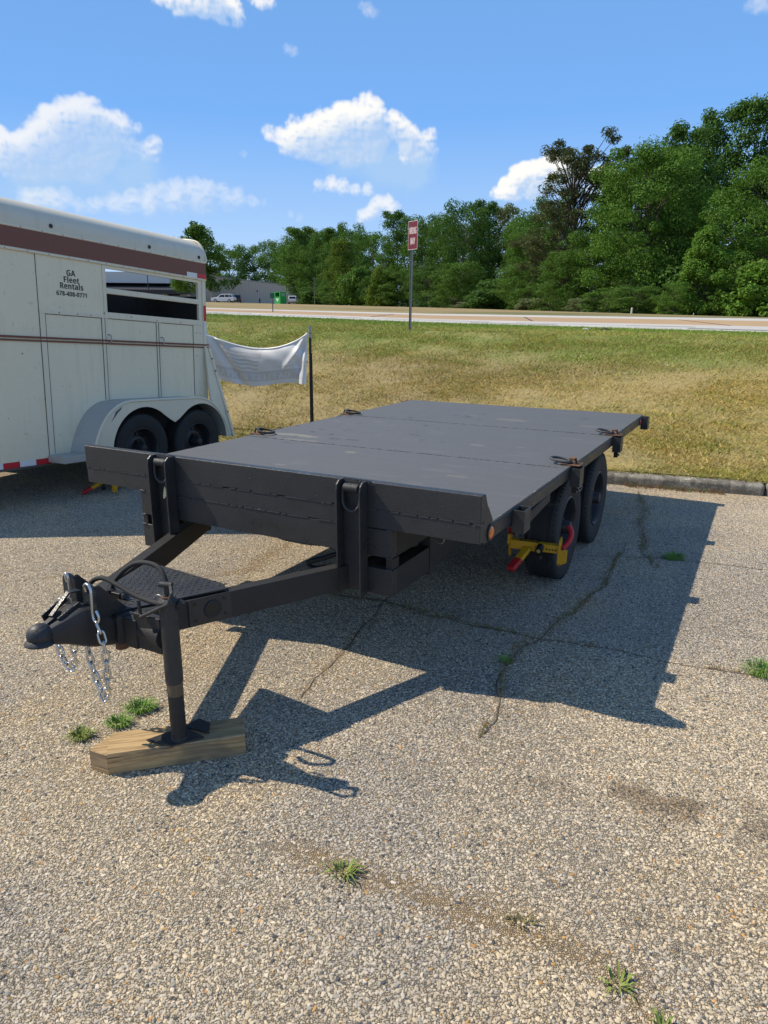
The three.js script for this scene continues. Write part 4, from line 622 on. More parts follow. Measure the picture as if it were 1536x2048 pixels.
// wheel clamp: yellow bar, red-tipped handle, two red claws
const scuff = dataTex(256, 256, (u, v) => { const s = sstep(0.55, 0.72, F30(u, v) * 0.6 + F8(u, v) * 0.4); return mix3([0.95, 0.95, 0.95], [0.5, 0.46, 0.42], s * 0.7); }), clampYellow = std([0.70, 0.36, 0.012], 0.42, { map: rep(scuff, 4) }), clampRed = std([0.52, 0.018, 0.022], 0.45, { map: rep(scuff, 4) });
async function wheelClamp(label, pos, turn, text) {
  const o = thing('wheel_clamp', label, 'wheel clamp', pos, turn, 'wheel clamps on the trailer tyres');
  mesh('bar', [metric(boxes(0.30, 0.052, 0.05, 0.004)), metric(boxes(0.16, 0.058, 0.056, 0.004).translate(-0.075, 0, 0))], clampYellow, o);
  mesh('end_plate', [plate([[-0.02, 0.055], [0.045, 0.04], [0.055, -0.02], [0.05, -0.09], [0.02, -0.095], [0.005, -0.03], [-0.035, 0.0]], 0.012, (u, v, w) => V(-0.155 - w, v + 0.012, -u + 0.02))], clampYellow, o);
  mesh('end_plate', [plate([[-0.03, 0.075], [0.015, 0.065], [0.045, -0.0], [0.05, -0.075], [0.025, -0.095], [-0.02, -0.03]], 0.012, (u, v, w) => V(0.145 + w, v - 0.005, u + 0.0)), plate([[0, 0], [0.055, 0.012], [0.055, -0.07], [0.02, -0.09], [0, -0.06]], 0.012, (u, v, w) => V(0.145 + u, v - 0.0, 0.028 + w))], clampYellow, o);
  mesh('handle', beam(V(-0.04, -0.01, 0.025), V(-0.075, -0.06, 0.13), 0.05, 0.03, 0.008), clampYellow, o);
  mesh('handle_grip', beam(V(-0.0735, -0.058, 0.125), V(-0.103, -0.10, 0.215), 0.054, 0.034, 0.012), clampRed, o);
  mesh('claw', [tube([V(0.165, 0.0, -0.01), V(0.195, 0.045, -0.045), V(0.2, 0.09, -0.075), V(0.18, 0.125, -0.095)], 0.0165, 20, 10).scale(1, 1, 1)], clampRed, o);
  mesh('claw', [tube([V(-0.16, 0.06, -0.01), V(-0.165, 0.11, -0.05), V(-0.15, 0.14, -0.09)], 0.02, 16, 10)], clampRed, o);
  mesh('lock_cylinder', [rod(V(0.035, 0.005, 0.02), V(0.035, -0.005, 0.075), 0.023, 0.023, 18), rod(V(0.035, -0.005, 0.072), V(0.035, -0.006, 0.078), 0.015, 0.015, 14)], black, o);
  mesh('keyway', rod(V(0.035, -0.006, 0.078), V(0.035, -0.006, 0.08), 0.012, 0.012, 14), std([0.4, 0.3, 0.08], 0.4), o);
  mesh('dust_cap', rod(V(0.03, -0.055, 0.05), V(0.03, -0.058, 0.075), 0.022, 0.02, 14), black, o);
  for (let k = 0; k < 4; k++) mesh('hole', rod(V(0.075 + k * 0.018, -0.004, 0.024), V(0.075 + k * 0.018, -0.004, 0.0265), 0.0055, 0.0055, 10), black, o);
  if (text) { const g = new TextGeometry(text, { font: fontBold, size: 0.017, depth: 0.001, curveSegments: 3 }); g.computeBoundingBox(); g.translate(-0.10, -0.003, 0); g.rotateX(-0.9).translate(0, 0.0295, 0.018); mesh('lettering', g, black, o); }
  return o;
}
const fontBold = await new FontLoader().loadAsync('fonts/droid/droid_sans_bold.typeface.json');
{ const p = toWorld(1.075, 0.32, 1.40); await wheelClamp('yellow and red wheel clamp gripping the front right tyre of the dark flatbed trailer', [p.x, p.y, p.z], -0.42, 'TEVLAPHEE'); }
// ------------------------------------------------------------------ horse trailer
const horse = thing('horse_trailer', 'cream horse trailer with brown stripes, open side windows and silver fenders at the left', 'horse trailer', [-2.4096, 0.35, -7.642], 0);
horse.rotation.set(-0.0595, -0.4736, 0, 'YXZ'); horse.updateMatrixWorld(true);
const fontReg = await new FontLoader().loadAsync('fonts/droid/droid_sans_regular.typeface.json');
{
  const T = horse, WD = 1.85, nose = (h) => mix(-2.63, -2.07, clamp((h + 0.05) / 2.05));
  const creamTex = dataTex(512, 512, (u, v) => { const a = 0.97 + 0.09 * (F3(u, v) - 0.5) + 0.05 * (F90(u, v) - 0.5), g = sstep(0.66, 0.8, F30(u, v) * 0.6 + F90(u, v) * 0.5); const st = sstep(0.5, 0.75, fbm(u * 48, v * 3, 3)) * sstep(0.4, 0.6, fbm(u * 6 + 3, v * 4, 2)); return mix3(mix3([a, a, a], [0.72, 0.66, 0.54], st * 0.16), [0.62, 0.55, 0.42], g * 0.5); });
  const cream = std([0.84, 0.75, 0.54], 0.42, { map: rep(creamTex, 0.7), bumpMap: rep(texBump, 0.7), bumpScale: 0.003 }), trim = std([0.79, 0.71, 0.53], 0.45, { map: rep(creamTex, 1.3) });
  const brown = std([0.175, 0.058, 0.036], 0.45, { bumpMap: rep(texBump, 0.7), bumpScale: 0.002 }), inner = std([0.03, 0.03, 0.032], 0.9), seamM = std([0.10, 0.085, 0.065], 0.9), rubberH = std([0.022, 0.021, 0.021], 0.8), silver = std([0.46, 0.445, 0.40], 0.5, { metalness: 0.15, map: rep(creamTex, 1.5), bumpMap: rep(texBump, 2), bumpScale: 0.002 });  // inner is near-black: interior shade put into the colour
  const roofM = std([0.70, 0.645, 0.51], 0.5, { metalness: 0.0, map: rep(creamTex, 0.6) });
  const redT = std([0.55, 0.02, 0.03], 0.4), whiteT = std([0.75, 0.75, 0.74], 0.4);
  const wall = (x, holes) => { const s = new THREE.Shape([[-2.63, -0.05], [-1.2, -0.05], [-1.2, 0.0], [-1.15, 0.3], [-0.85, 0.42], [0.35, 0.42], [0.55, 0.25], [0.62, -0.05], [0.66, -0.05], [0.66, 2.0], [-2.07, 2.0]].map(([a, b]) => new THREE.Vector2(a, b))); for (const [a, b, c, d] of holes) s.holes.push(new THREE.Path([[a, c], [b, c], [b, d], [a, d]].map(([q, w]) => new THREE.Vector2(q, w)))); return mapped(new THREE.ExtrudeGeometry(s, { depth: 0.03, bevelEnabled: false }), (u, v, w) => P(x - 0.03 + w, v, u)); };
  mesh('side_wall', wall(0, [[-0.747, 0.552, 1.57, 1.752], [-0.747, 0.565, 1.343, 1.518]]), cream, T);
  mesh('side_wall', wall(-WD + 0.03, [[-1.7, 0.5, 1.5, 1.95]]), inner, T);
  mesh('side_skin', wall(-WD - 0.002, [[-1.7, 0.5, 1.5, 1.95]]), cream, T);
  // curved roof running the length of the body
  { const s = new THREE.Shape(), R = 0.29; s.moveTo(0.006, 1.975); s.lineTo(0.006, 2.03); s.bezierCurveTo(0.006, 2.12, -0.09, 2.215, -0.26, 2.238); s.lineTo(-WD + 0.26, 2.238); s.bezierCurveTo(-WD + 0.09, 2.215, -WD - 0.006, 2.12, -WD - 0.006, 2.03); s.lineTo(-WD - 0.006, 1.975); s.lineTo(-WD + 0.02, 1.975); s.lineTo(-WD + 0.02, 2.03); s.bezierCurveTo(-WD + 0.02, 2.10, -WD + 0.12, 2.19, -WD + 0.27, 2.215); s.lineTo(-0.27, 2.215); s.bezierCurveTo(-0.12, 2.19, -0.02, 2.10, -0.02, 2.03); s.lineTo(-0.02, 1.975); s.lineTo(0.006, 1.975);
    const g = toCreasedNormals(mapped(new THREE.ExtrudeGeometry(s, { depth: 2.77, bevelEnabled: false, curveSegments: 14 }), (u, v, w) => P(u, v, -2.09 + w)), 0.6); mesh('roof', metric(g), roofM, T);
    mesh('roof_cap', tube([P(0.008, 1.98, 0.683), P(0.008, 2.03, 0.683), P(-0.02, 2.11, 0.683), P(-0.09, 2.195, 0.683), P(-0.26, 2.238, 0.683), P(-0.9, 2.24, 0.683), P(-WD + 0.26, 2.238, 0.683), P(-WD + 0.09, 2.195, 0.683), P(-WD + 0.02, 2.11, 0.683), P(-WD - 0.008, 1.98, 0.683)], 0.013, 60, 8), trim, T); }
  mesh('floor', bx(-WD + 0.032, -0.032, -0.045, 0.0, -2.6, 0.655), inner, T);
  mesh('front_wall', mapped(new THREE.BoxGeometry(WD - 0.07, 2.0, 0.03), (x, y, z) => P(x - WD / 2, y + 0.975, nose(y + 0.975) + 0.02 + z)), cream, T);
  mesh('rear_door', bx(-WD + 0.052, -0.052, -0.04, 1.62, 0.62, 0.65), cream, T); mesh('door_shade_lining', bx(-WD + 0.055, -0.055, 0.01, 1.61, 0.6, 0.618), inner, T);  // dark sheet inside the door stands in for interior shade
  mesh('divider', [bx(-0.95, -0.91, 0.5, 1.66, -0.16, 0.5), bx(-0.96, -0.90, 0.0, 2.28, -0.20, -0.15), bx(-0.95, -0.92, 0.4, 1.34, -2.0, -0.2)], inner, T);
  mesh('shade_lining', [bx(-WD + 0.032, -WD + 0.05, 0.02, 1.49, -2.0, 0.6), bx(-0.06, -0.033, 0.02, 1.335, -2.0, 0.6)], inner, T);  // near-black sheets added so the inside reads as deep shade
  mesh('rear_post', bx(-0.05, 0.012, 0.44, 1.975, 0.612, 0.668, 0.004), trim, T); mesh('rear_post', bx(-WD, -WD + 0.05, -0.04, 1.975, 0.61, 0.668), trim, T);
  mesh('window_bar', bx(-0.026, 0.004, 1.519, 1.569, -0.76, 0.56, 0.004), trim, T);
  mesh('window_post', bx(-0.028, 0.003, 1.35, 1.75, 0.556, 0.61, 0.003), trim, T);
  // painted stripes and riveted rails
  const flat = (s0, s1, h0, h1, t = 0.002, x = 0) => bx(x + 0.0005, x + t + 0.0005, h0, h1, s0, s1, 0);
  mesh('stripe', plate([[nose(1.81), 1.806], [0.676, 1.806], [0.676, 1.968], [nose(1.96), 1.968]], 0.003, (u, v, w) => P(0.0125 + w * 0.5, v, u)), brown, T);
  mesh('stripe_backing', plate([[nose(1.8), 1.79], [0.674, 1.79], [0.674, 1.98], [nose(1.98), 1.98]], 0.0118, (u, v, w) => P(0.0006 + w, v, u)), trim, T);
  mesh('rail', [bx(0.0006, 0.018, 1.782, 1.804, -2.13, 0.672, 0.005)], trim, T); mesh('rail', [bx(0.0006, 0.017, 1.97, 1.99, -2.08, 0.676, 0.005)], trim, T);
  for (const [h0, h1] of [[1.063, 1.081], [1.036, 1.052]]) mesh('pinstripe', flat(nose(h0) + 0.01, 0.70, h0, h1, 0.0016, 0.0125), brown, T);
  { const l = []; for (let s = -2.0; s < 0.66; s += 0.21) l.push(new THREE.SphereGeometry(0.0065, 8, 5).scale(0.6, 1, 1).translate(0.018, 1.793, -s), new THREE.SphereGeometry(0.0065, 8, 5).scale(0.6, 1, 1).translate(0.017, 1.98, -s + 0.05)); tag(mesh('rivet', l, steel, T), null, null, null, 'stuff'); }
  for (const [s, h] of [[-1.325, 2.036], [-0.167, 2.029], [0.573, 2.026]]) mesh('clearance_lamp', [rod(P(0.004, h, s), P(0.012, h, s), 0.017, 0.015, 14), new THREE.TorusGeometry(0.016, 0.003, 6, 16).rotateY(Math.PI / 2).translate(0.011, h, -s)], black, T);
  // panels, seams, frames (each proud of the wall)
  const fr = (s0, s1, h0, h1, t) => mesh('trim_strip', bx(0.0006, t, h0, h1, s0, s1, 0.003), trim, T);
  fr(-1.5, -1.447, -0.03, 1.284, 0.008); fr(-1.5, -0.785, 1.2845, 1.318, 0.0085); fr(-0.8205, -0.79, 0.5, 1.284, 0.010); fr(-0.782, -0.747, 0.5, 1.284, 0.0082); fr(-0.784, 0.61, 1.2848, 1.342, 0.009); fr(-0.107, -0.085, 0.5, 1.284, 0.0098); fr(-0.074, -0.042, 0.5, 1.284, 0.0082); fr(0.453, 0.61, 0.5, 1.284, 0.0085); fr(-0.787, -0.748, 1.343, 1.781, 0.008);
  const sm = (s0, s1, h0, h1, t = 0.0065) => bx(0.0004, t, h0, h1, s0, s1, 0);
  mesh('seam', [sm(-1.506, -1.5005, -0.045, 1.78, 0.003), sm(-0.7895, -0.7825, 0.5, 1.283), sm(-0.0845, -0.0745, 0.5, 1.283), sm(-1.4465, -1.4415, 0.03, 1.283), sm(-1.44, -0.822, 1.279, 1.284, 0.004), sm(-0.745, -0.11, 1.279, 1.284, 0.004), sm(-0.04, 0.45, 1.279, 1.284, 0.004), sm(-0.825, -0.821, 0.5, 1.279, 0.004), sm(-0.111, -0.1075, 0.5, 1.279, 0.004), sm(0.449, 0.4525, 0.5, 1.279, 0.004), sm(-0.7465, -0.7435, 0.5, 1.279, 0.003), sm(-0.0415, -0.039, 0.5, 1.279, 0.003)], seamM, T);
  for (const s of [-0.762, -0.058]) mesh('door_handle', tube([P(0.006, 1.13, s + 0.005), P(0.035, 1.125, s + 0.012), P(0.04, 1.09, s + 0.016), P(0.035, 1.055, s + 0.012), P(0.006, 1.05, s + 0.005)], 0.006, 20, 8), steel, T);
  { const l = [], r = rng(9); for (const [s, h] of [[-0.79, 1.33], [-0.45, 1.315], [-0.1, 1.30], [0.25, 1.30], [0.5, 1.2], [0.56, 1.2], [0.5, 0.95], [-1.7, 0.93], [-1.3, 1.30], [-1.1, 1.30], [-0.95, 1.30]]) l.push(new THREE.SphereGeometry(0.006, 8, 5).scale(0.6, 1, 1).translate(0.009, h, -s)); for (let k = 0; k < 46; k++) { const s = -2.1 + r() * 2.6, h = -0.02 + r() * 1.1; l.push(new THREE.SphereGeometry(0.0018 + 0.003 * r(), 5, 4).scale(0.3, 1, 1).translate(0.001, h, -s)); } tag(mesh('rivet', l, seamM, T), null, null, null, 'stuff'); }
  // reflective tape
  const tape = (s0, s1, h0, h1, m, x) => mesh('reflector_tape', bx(x, x + 0.0022, h0, h1, s0, s1, 0), m, T);
  for (let k = 0; k < 7; k++) tape(-2.6 + 0.155 + (k - 0) * 0.16, -2.6 + 0.155 + (k + 1) * 0.16 - 0.001 - (k === 6 ? 0.08 : 0), -0.056, -0.006, k % 2 ? redT : whiteT, 0.0006);
  tape(0.365, 0.526, 1.797, 1.85, whiteT, 0.0152); tape(0.527, 0.676, 1.797, 1.85, redT, 0.0152);
  tape(0.622, 0.664, 1.34, 1.51, redT, 0.0126); tape(0.622, 0.664, 1.17, 1.335, whiteT, 0.0126);
  mesh('skirt_rail', bx(-0.03, 0.006, -0.078, -0.058, -2.62, -1.49, 0.004), seamM, T);
  // lettering on the upper panel
  const letters = (txt, size, s0, h0, f = fontBold) => { const g = new TextGeometry(txt, { font: f, size, depth: 0.0012, curveSegments: 5 }); g.computeBoundingBox(); const w = g.boundingBox.max.x - g.boundingBox.min.x; g.translate(-w / 2, 0, 0); const m = mesh('lettering', mapped(g, (u, v, w2) => P(0.001 + w2, h0 + v, s0 + u)), black, T); return m; };
  letters('GA', 0.052, -1.145, 1.634); letters('Fleet', 0.052, -1.145, 1.574); letters('Rentals', 0.052, -1.145, 1.518); letters('678-408-0771', 0.040, -1.145, 1.455);
  // tandem fender: rounded top sheet and scalloped outer skirt
  const O = 0.25;
  { const top = [[-1.2, 0.03], [-1.17, 0.13], [-1.1, 0.27], [-1.0, 0.39], [-0.88, 0.465], [-0.76, 0.495], [-0.5, 0.5], [0.0, 0.5], [0.3, 0.49], [0.42, 0.455], [0.56, 0.36], [0.68, 0.22], [0.77, 0.03]], c = new THREE.CatmullRomCurve3(top.map(([s, h]) => V(s, h, 0)), false, 'centripetal').getPoints(60), pos = [], idx = [];
    for (const t of [0, 0.012]) c.forEach((q) => { for (const x of [0.001, O - 0.008]) { pos.push(x, q.y - t, -(q.x + (x < 0.1 && q.x < -0.8 ? -0.07 : 0))); } });
    const n = c.length; for (let k = 0; k + 1 < n; k++) { const a = k * 2; idx.push(a, a + 1, a + 2, a + 1, a + 3, a + 2); const b = n * 2 + a; idx.push(b, b + 2, b + 1, b + 1, b + 2, b + 3); }
    const g = new THREE.BufferGeometry(); g.setAttribute('position', new THREE.Float32BufferAttribute(pos, 3)); g.setIndex(idx); g.computeVertexNormals(); mesh('fender', metric(g.toNonIndexed()), silver, T).castShadow = true;
    mesh('fender_edge', tube(c.map((q) => V(O - 0.008, q.y - 0.006, -q.x)), 0.014, 80, 8), trim, T);
    const sk = new THREE.Shape(c.map((q) => new THREE.Vector2(q.x, q.y - 0.008))); const arc = (cx, r, a0, a1) => { for (let k = 0; k <= 14; k++) { const a = mix(a0, a1, k / 14); sk.lineTo(cx + Math.cos(a) * r, 0.0 + Math.sin(a) * r); } };
    sk.lineTo(0.72, 0.03); arc(0.28, 0.43, 0.07, 2.25); sk.lineTo(-0.06, 0.285); sk.lineTo(-0.13, 0.25); sk.lineTo(-0.2, 0.285); arc(-0.55, 0.43, 0.9, 3.0); sk.lineTo(-1.0, 0.03); sk.lineTo(-1.2, 0.03);
    mesh('fender_skirt', mapped(new THREE.ExtrudeGeometry(sk, { depth: 0.008, bevelEnabled: false }), (u, v, w) => P(O - 0.012 + w, v, u)), trim, T);
    const chip = new THREE.Shape([[-0.93, 0.40], [-0.85, 0.445], [-0.86, 0.42], [-0.90, 0.39], [-0.99, 0.30], [-0.95, 0.36]].map(([a, b]) => new THREE.Vector2(a, b))); mesh('bare_scrape', mapped(new THREE.ExtrudeGeometry(chip, { depth: 0.001, bevelEnabled: false }), (u, v, w) => P(O - 0.003 + w, v, u)), std([0.12, 0.12, 0.13], 0.5), T);
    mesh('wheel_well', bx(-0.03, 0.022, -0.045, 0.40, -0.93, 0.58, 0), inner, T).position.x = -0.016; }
  mesh('running_board', bx(0.001, 0.22, -0.045, 0.02, -1.52, -1.02, 0.006), silver, T);
  // flared panel behind the fender
  mesh('rear_flare', [plate([[0.61, 1.06], [0.66, 1.03], [0.95, 0.03], [0.76, 0.03], [0.62, 0.47]], 0.02, (u, v, w) => P(0.013 + (1.06 - v) * 0.10 + w, v, u)), plate([[0.655, 1.04], [0.69, 1.04], [0.98, 0.0], [0.945, 0.0]], 0.03, (u, v, w) => P(0.015 + (1.06 - v) * 0.10 + w, v, u))], trim, T);
  mesh('rivet', [[0.72, 0.78], [0.68, 0.92], [0.87, 0.3]].map(([s, h]) => new THREE.SphereGeometry(0.011, 8, 6).scale(0.5, 1, 1).translate(0.062 + (1.06 - h) * 0.1, h, -s)), black, T);
  for (const b of [-0.55, 0.28]) { const w1 = makeWheel(0.36, 0.21, T, 0.10, 0.0, b, 1); const w2 = makeWheel(0.36, 0.21, T, -WD - 0.1, 0.0, b, -1); }
  mesh('axle', [rod(P(-WD, 0, -0.55), P(0, 0, -0.55), 0.04), rod(P(-WD, 0, 0.28), P(0, 0, 0.28), 0.04)], inner, T);
  mesh('hitch_frame', [beam(P(-0.3, -0.1, -2.5), P(-0.9, -0.1, -3.6), 0.08, 0.1), beam(P(-WD + 0.3, -0.1, -2.5), P(-0.95, -0.1, -3.6), 0.08, 0.1), rod(P(-0.92, -0.05, -3.4), P(-0.92, -0.42, -3.4), 0.035)], seamM, T);
}
{ const p = horse.localToWorld(P(0.12, -0.285, -0.97)); await wheelClamp('yellow wheel clamp with red tip under the cream horse trailer, seen below the flatbed header', [p.x, p.y, p.z], -0.60, null); }

// ------------------------------------------------------------------ banner on poles
const canvasTex = (w, h, draw) => { const c = document.createElement('canvas'); c.width = w; c.height = h; draw(c.getContext('2d'), w, h); const t = new THREE.CanvasTexture(c); t.colorSpace = THREE.SRGBColorSpace; return t; };
{
  const poleM = std([0.015, 0.016, 0.016], 0.4), z0 = -9.35, px = -0.985, gy = groundH(px, z0);
  const pole = (label, x, z) => { const y = groundH(x, z), o = thing('banner_pole', label, 'pole', [x, y, z], 0, 'poles holding the banner'); mesh('post', [rod(V(0, -0.05, 0), V(0.01, 1.2, 0), 0.019, 0.018), rod(V(0.024, -0.05, 0.01), V(0.026, 1.0, 0.01), 0.008)], poleM, o); mesh('sleeve', rod(V(0.01, 1.2, 0), V(0.012, 1.345, 0), 0.02), steel, o); mesh('tie', new THREE.TorusGeometry(0.022, 0.005, 6, 16).rotateX(Math.PI / 2).translate(0.012, 1.26, 0), black, o); return o; };
  pole('black banner post with a steel sleeve at the right end of the white banner', px, z0);
  pole('black banner post hidden behind the rear of the horse trailer', px - 1.60, z0 - 0.3);
  // cloth: sagging top edge, creases pulled from the corners, the right end folded forward
  const tex = canvasTex(1024, 420, (c, w, h) => {
    c.fillStyle = '#f2f2f2'; c.fillRect(0, 0, w, h); c.save(); c.translate(w, 0); c.scale(-1, 1);   // printed on the far face, showing through reversed
    c.fillStyle = '#dadade'; c.fillRect(40, h * 0.66, 960, h * 0.24); c.fillStyle = '#f0f0f0'; c.font = 'bold 74px serif'; c.textAlign = 'center'; c.fillText('GA FLEET RENTALS', 540, h * 0.865);
    c.fillStyle = '#dcdce0'; c.font = 'bold 34px sans-serif'; c.fillText('678-408-0771', 230, h * 0.61);
    c.fillStyle = '#d6d6da'; for (let k = 0; k < 5; k++) { const y = h * (0.17 + k * 0.10); c.beginPath(); c.moveTo(430 + 10 * k, y); for (let q = 0; q <= 20; q++) c.lineTo(430 + 10 * k + q * (18 - k * 2), y + 6 * Math.sin(q * 0.5 + 0.4)); for (let q = 20; q >= 0; q--) c.lineTo(430 + 10 * k + q * (18 - k * 2), y + h * 0.045 + 6 * Math.sin(q * 0.5 + 0.4)); c.fill(); } c.fillRect(430, h * 0.15, 150, h * 0.15); c.fillStyle = '#efefef'; for (let a = 0; a < 7; a++) for (let b = 0; b < 3; b++) { c.beginPath(); c.arc(442 + a * 21, h * 0.18 + b * 13, 4, 0, 6.3); c.fill(); } c.restore();
  });
  tex.flipY = true;
  const pos = [], uv = [], idx = [], nx = 90, ny = 34;
  for (let i = 0; i <= nx; i++) for (let j = 0; j <= ny; j++) {
    const u = i / nx, v = j / ny;   // u from the right post to the left
    const sag = -0.30 * Math.sin(Math.PI * Math.pow(u, 0.82)) * (1 - 0.52 * v) + 0.02 * u, top = 1.255 + sag * 0.72, bot = 0.60 + 0.05 * u + 0.025 * Math.sin(u * 9) - 0.045 * Math.sin(u * 3.1);
    const cr = 0.05 * Math.exp(-(((u - 0.02) - (v) * 0.30) ** 2) / 0.0012) * (1 - v) - 0.055 * Math.exp(-((u - 0.86 + 0.26 * v) ** 2) / 0.0016);
    let x = px - 0.02 - u * 1.54, y = gy + mix(top, bot, v), z = z0 - u * 0.3 + 0.03 * Math.sin(u * 7 + v * 2.5) + 0.05 * Math.sin(v * 3 + u * 3) * u + cr + 0.10 * Math.pow(1 - v, 4) * -1 * Math.sin(Math.PI * u);
    const fold = Math.max(0, 1 - u / (0.015 + 0.085 * Math.pow(v, 0.9))); if (fold > 0) { z += 0.10 * Math.sin(fold * 2.6) * v; x -= 0.03 * v * fold; }
    z += 0.012 * Math.sin(v * 14 + u * 30) * (u < 0.12 ? 1 : 0.25);
    pos.push(x, y, z); uv.push(1 - u, 1 - v);
  }
  for (let i = 0; i < nx; i++) for (let j = 0; j < ny; j++) { const a = i * (ny + 1) + j, b = a + ny + 1; idx.push(a, a + 1, b, b, a + 1, b + 1); }
  const g = new THREE.BufferGeometry(); g.setAttribute('position', new THREE.Float32BufferAttribute(pos, 3)); g.setAttribute('uv', new THREE.Float32BufferAttribute(uv, 2)); g.setIndex(idx); g.computeVertexNormals();
  const b = new THREE.Group(); b.name = numbered('banner'); scene.add(b); tag(b, 'white vinyl banner seen from behind, sagging from a black post beside the horse trailer', 'banner');
  mesh('cloth', g, new THREE.MeshPhysicalMaterial({ color: lin(0.84, 0.85, 0.88), map: tex, roughness: 0.45, transmission: 0.12, thickness: 0, side: THREE.DoubleSide }), b);
  const hem = []; for (let i = 0; i <= nx; i++) { const k = i * (ny + 1) * 3; hem.push(V(pos[k], pos[k + 1], pos[k + 2])); } mesh('hem', tube(hem, 0.014, 120, 6), std([0.86, 0.87, 0.88], 0.4), b);
}
// ------------------------------------------------------------------ signs, far things
{
  const x = 0.60, z = -17, y = groundH(x, z), o = thing('road_sign', 'red sign with white lettering on a tall perforated steel post in the grass', 'sign', [x, y - 0.02, z], -0.0);
  const H = 2.40, post = [], pm = std([0.24, 0.25, 0.26], 0.5, { metalness: 0.5 });
  mesh('post', [bx(-0.03, -0.024, 0, H, -0.018, 0.018), bx(0.024, 0.03, 0, H, -0.018, 0.018), bx(-0.024, 0.024, 0, H, 0.012, 0.018, 0)], pm, o);
  { const l = []; for (let k = 0; k < 72; k++) l.push(new THREE.CylinderGeometry(0.006, 0.006, 0.004, 8).rotateX(Math.PI / 2).translate(0, 0.08 + k * 0.032, -0.0105)); tag(mesh('post_hole', l, black, o), null, null, null, 'stuff'); }
  const face = canvasTex(512, 744, (c, w, h) => { c.fillStyle = '#cfc8c6'; c.fillRect(0, 0, w, h); c.fillStyle = '#6b0d1b'; const rr = 26; c.fillRect(11, 11, w - 22, h - 22); c.fillStyle = '#d8cccb'; c.font = 'bold 178px sans-serif'; c.textAlign = 'center'; const t = (s, y2, wd) => { c.save(); c.translate(w / 2, y2); const m = c.measureText(s).width; c.scale(wd / m, 1.35); c.fillText(s, 0, 0); c.restore(); }; t('WRONG', 335, 400); t('WAY', 605, 262); });
  const W = 0.37, G = 0.61, pan = mesh('sign_panel', boxes(W, G, 0.004, 0).translate(0.07, H - 0.29, 0.024), std([0.5, 0.5, 0.5], 0.5, { metalness: 0.4 }), o); pan.rotation.y = 0;
  const fg = new THREE.PlaneGeometry(W, G).translate(0.07, H - 0.29, 0.0285); mesh('sign_face', fg, std([1, 1, 1], 0.4, { map: face }), o);
  for (const s of [-0.2, 0.2]) mesh('bolt', rod(V(0, H - 0.29 + s, 0.026), V(0, H - 0.29 + s, 0.034), 0.011, 0.011, 8), steel, o);
  o.rotation.y = -1.0; 
  o.rotation.z = -0.017;
}
{
  const x = -4.65, z = -30, o = thing('road_sign', 'small green sign on a thin post between the pale road and the grey building', 'sign', [x, groundH(x, z) - 0.02, z]);
  mesh('post', rod(V(0, 0, 0), V(0, 0.62, 0), 0.022, 0.022, 8), std([0.1, 0.11, 0.1], 0.6), o);
  mesh('sign_panel', boxes(0.16, 0.2, 0.012, 0.004).translate(0, 0.66, 0.02), std([0.015, 0.10, 0.045], 0.5), o); mesh('sign_rim', [boxes(0.02, 0.2, 0.014, 0).translate(-0.085, 0.66, 0.02), boxes(0.02, 0.2, 0.014, 0).translate(0.085, 0.66, 0.02)], std([0.03, 0.14, 0.07], 0.5), o);
  const px = 13.0, pz = -38, p = thing('marker_post', 'short white post in the verge in front of the right-hand trees', 'post', [px, groundH(px, pz) - 0.01, pz]); mesh('post', [boxes(0.07, 0.3, 0.07, 0.01).translate(0, 0.15, 0), new THREE.ConeGeometry(0.05, 0.04, 4).rotateY(0.785).translate(0, 0.32, 0)], std([0.7, 0.68, 0.6], 0.7), p);
  const ux = -14.5, uz = -150, u = thing('utility_pole', 'thin grey pole in front of the woods right of the grey building', 'pole', [ux, groundH(ux, uz) - 0.1, uz]); mesh('post', rod(V(0, 0, 0), V(0, 5.6, 0), 0.12, 0.08, 8), std([0.13, 0.13, 0.12], 0.8), u); mesh('crossbar', boxes(0.9, 0.08, 0.08, 0.01).translate(0.3, 5.3, 0), std([0.13, 0.13, 0.12], 0.8), u);
}
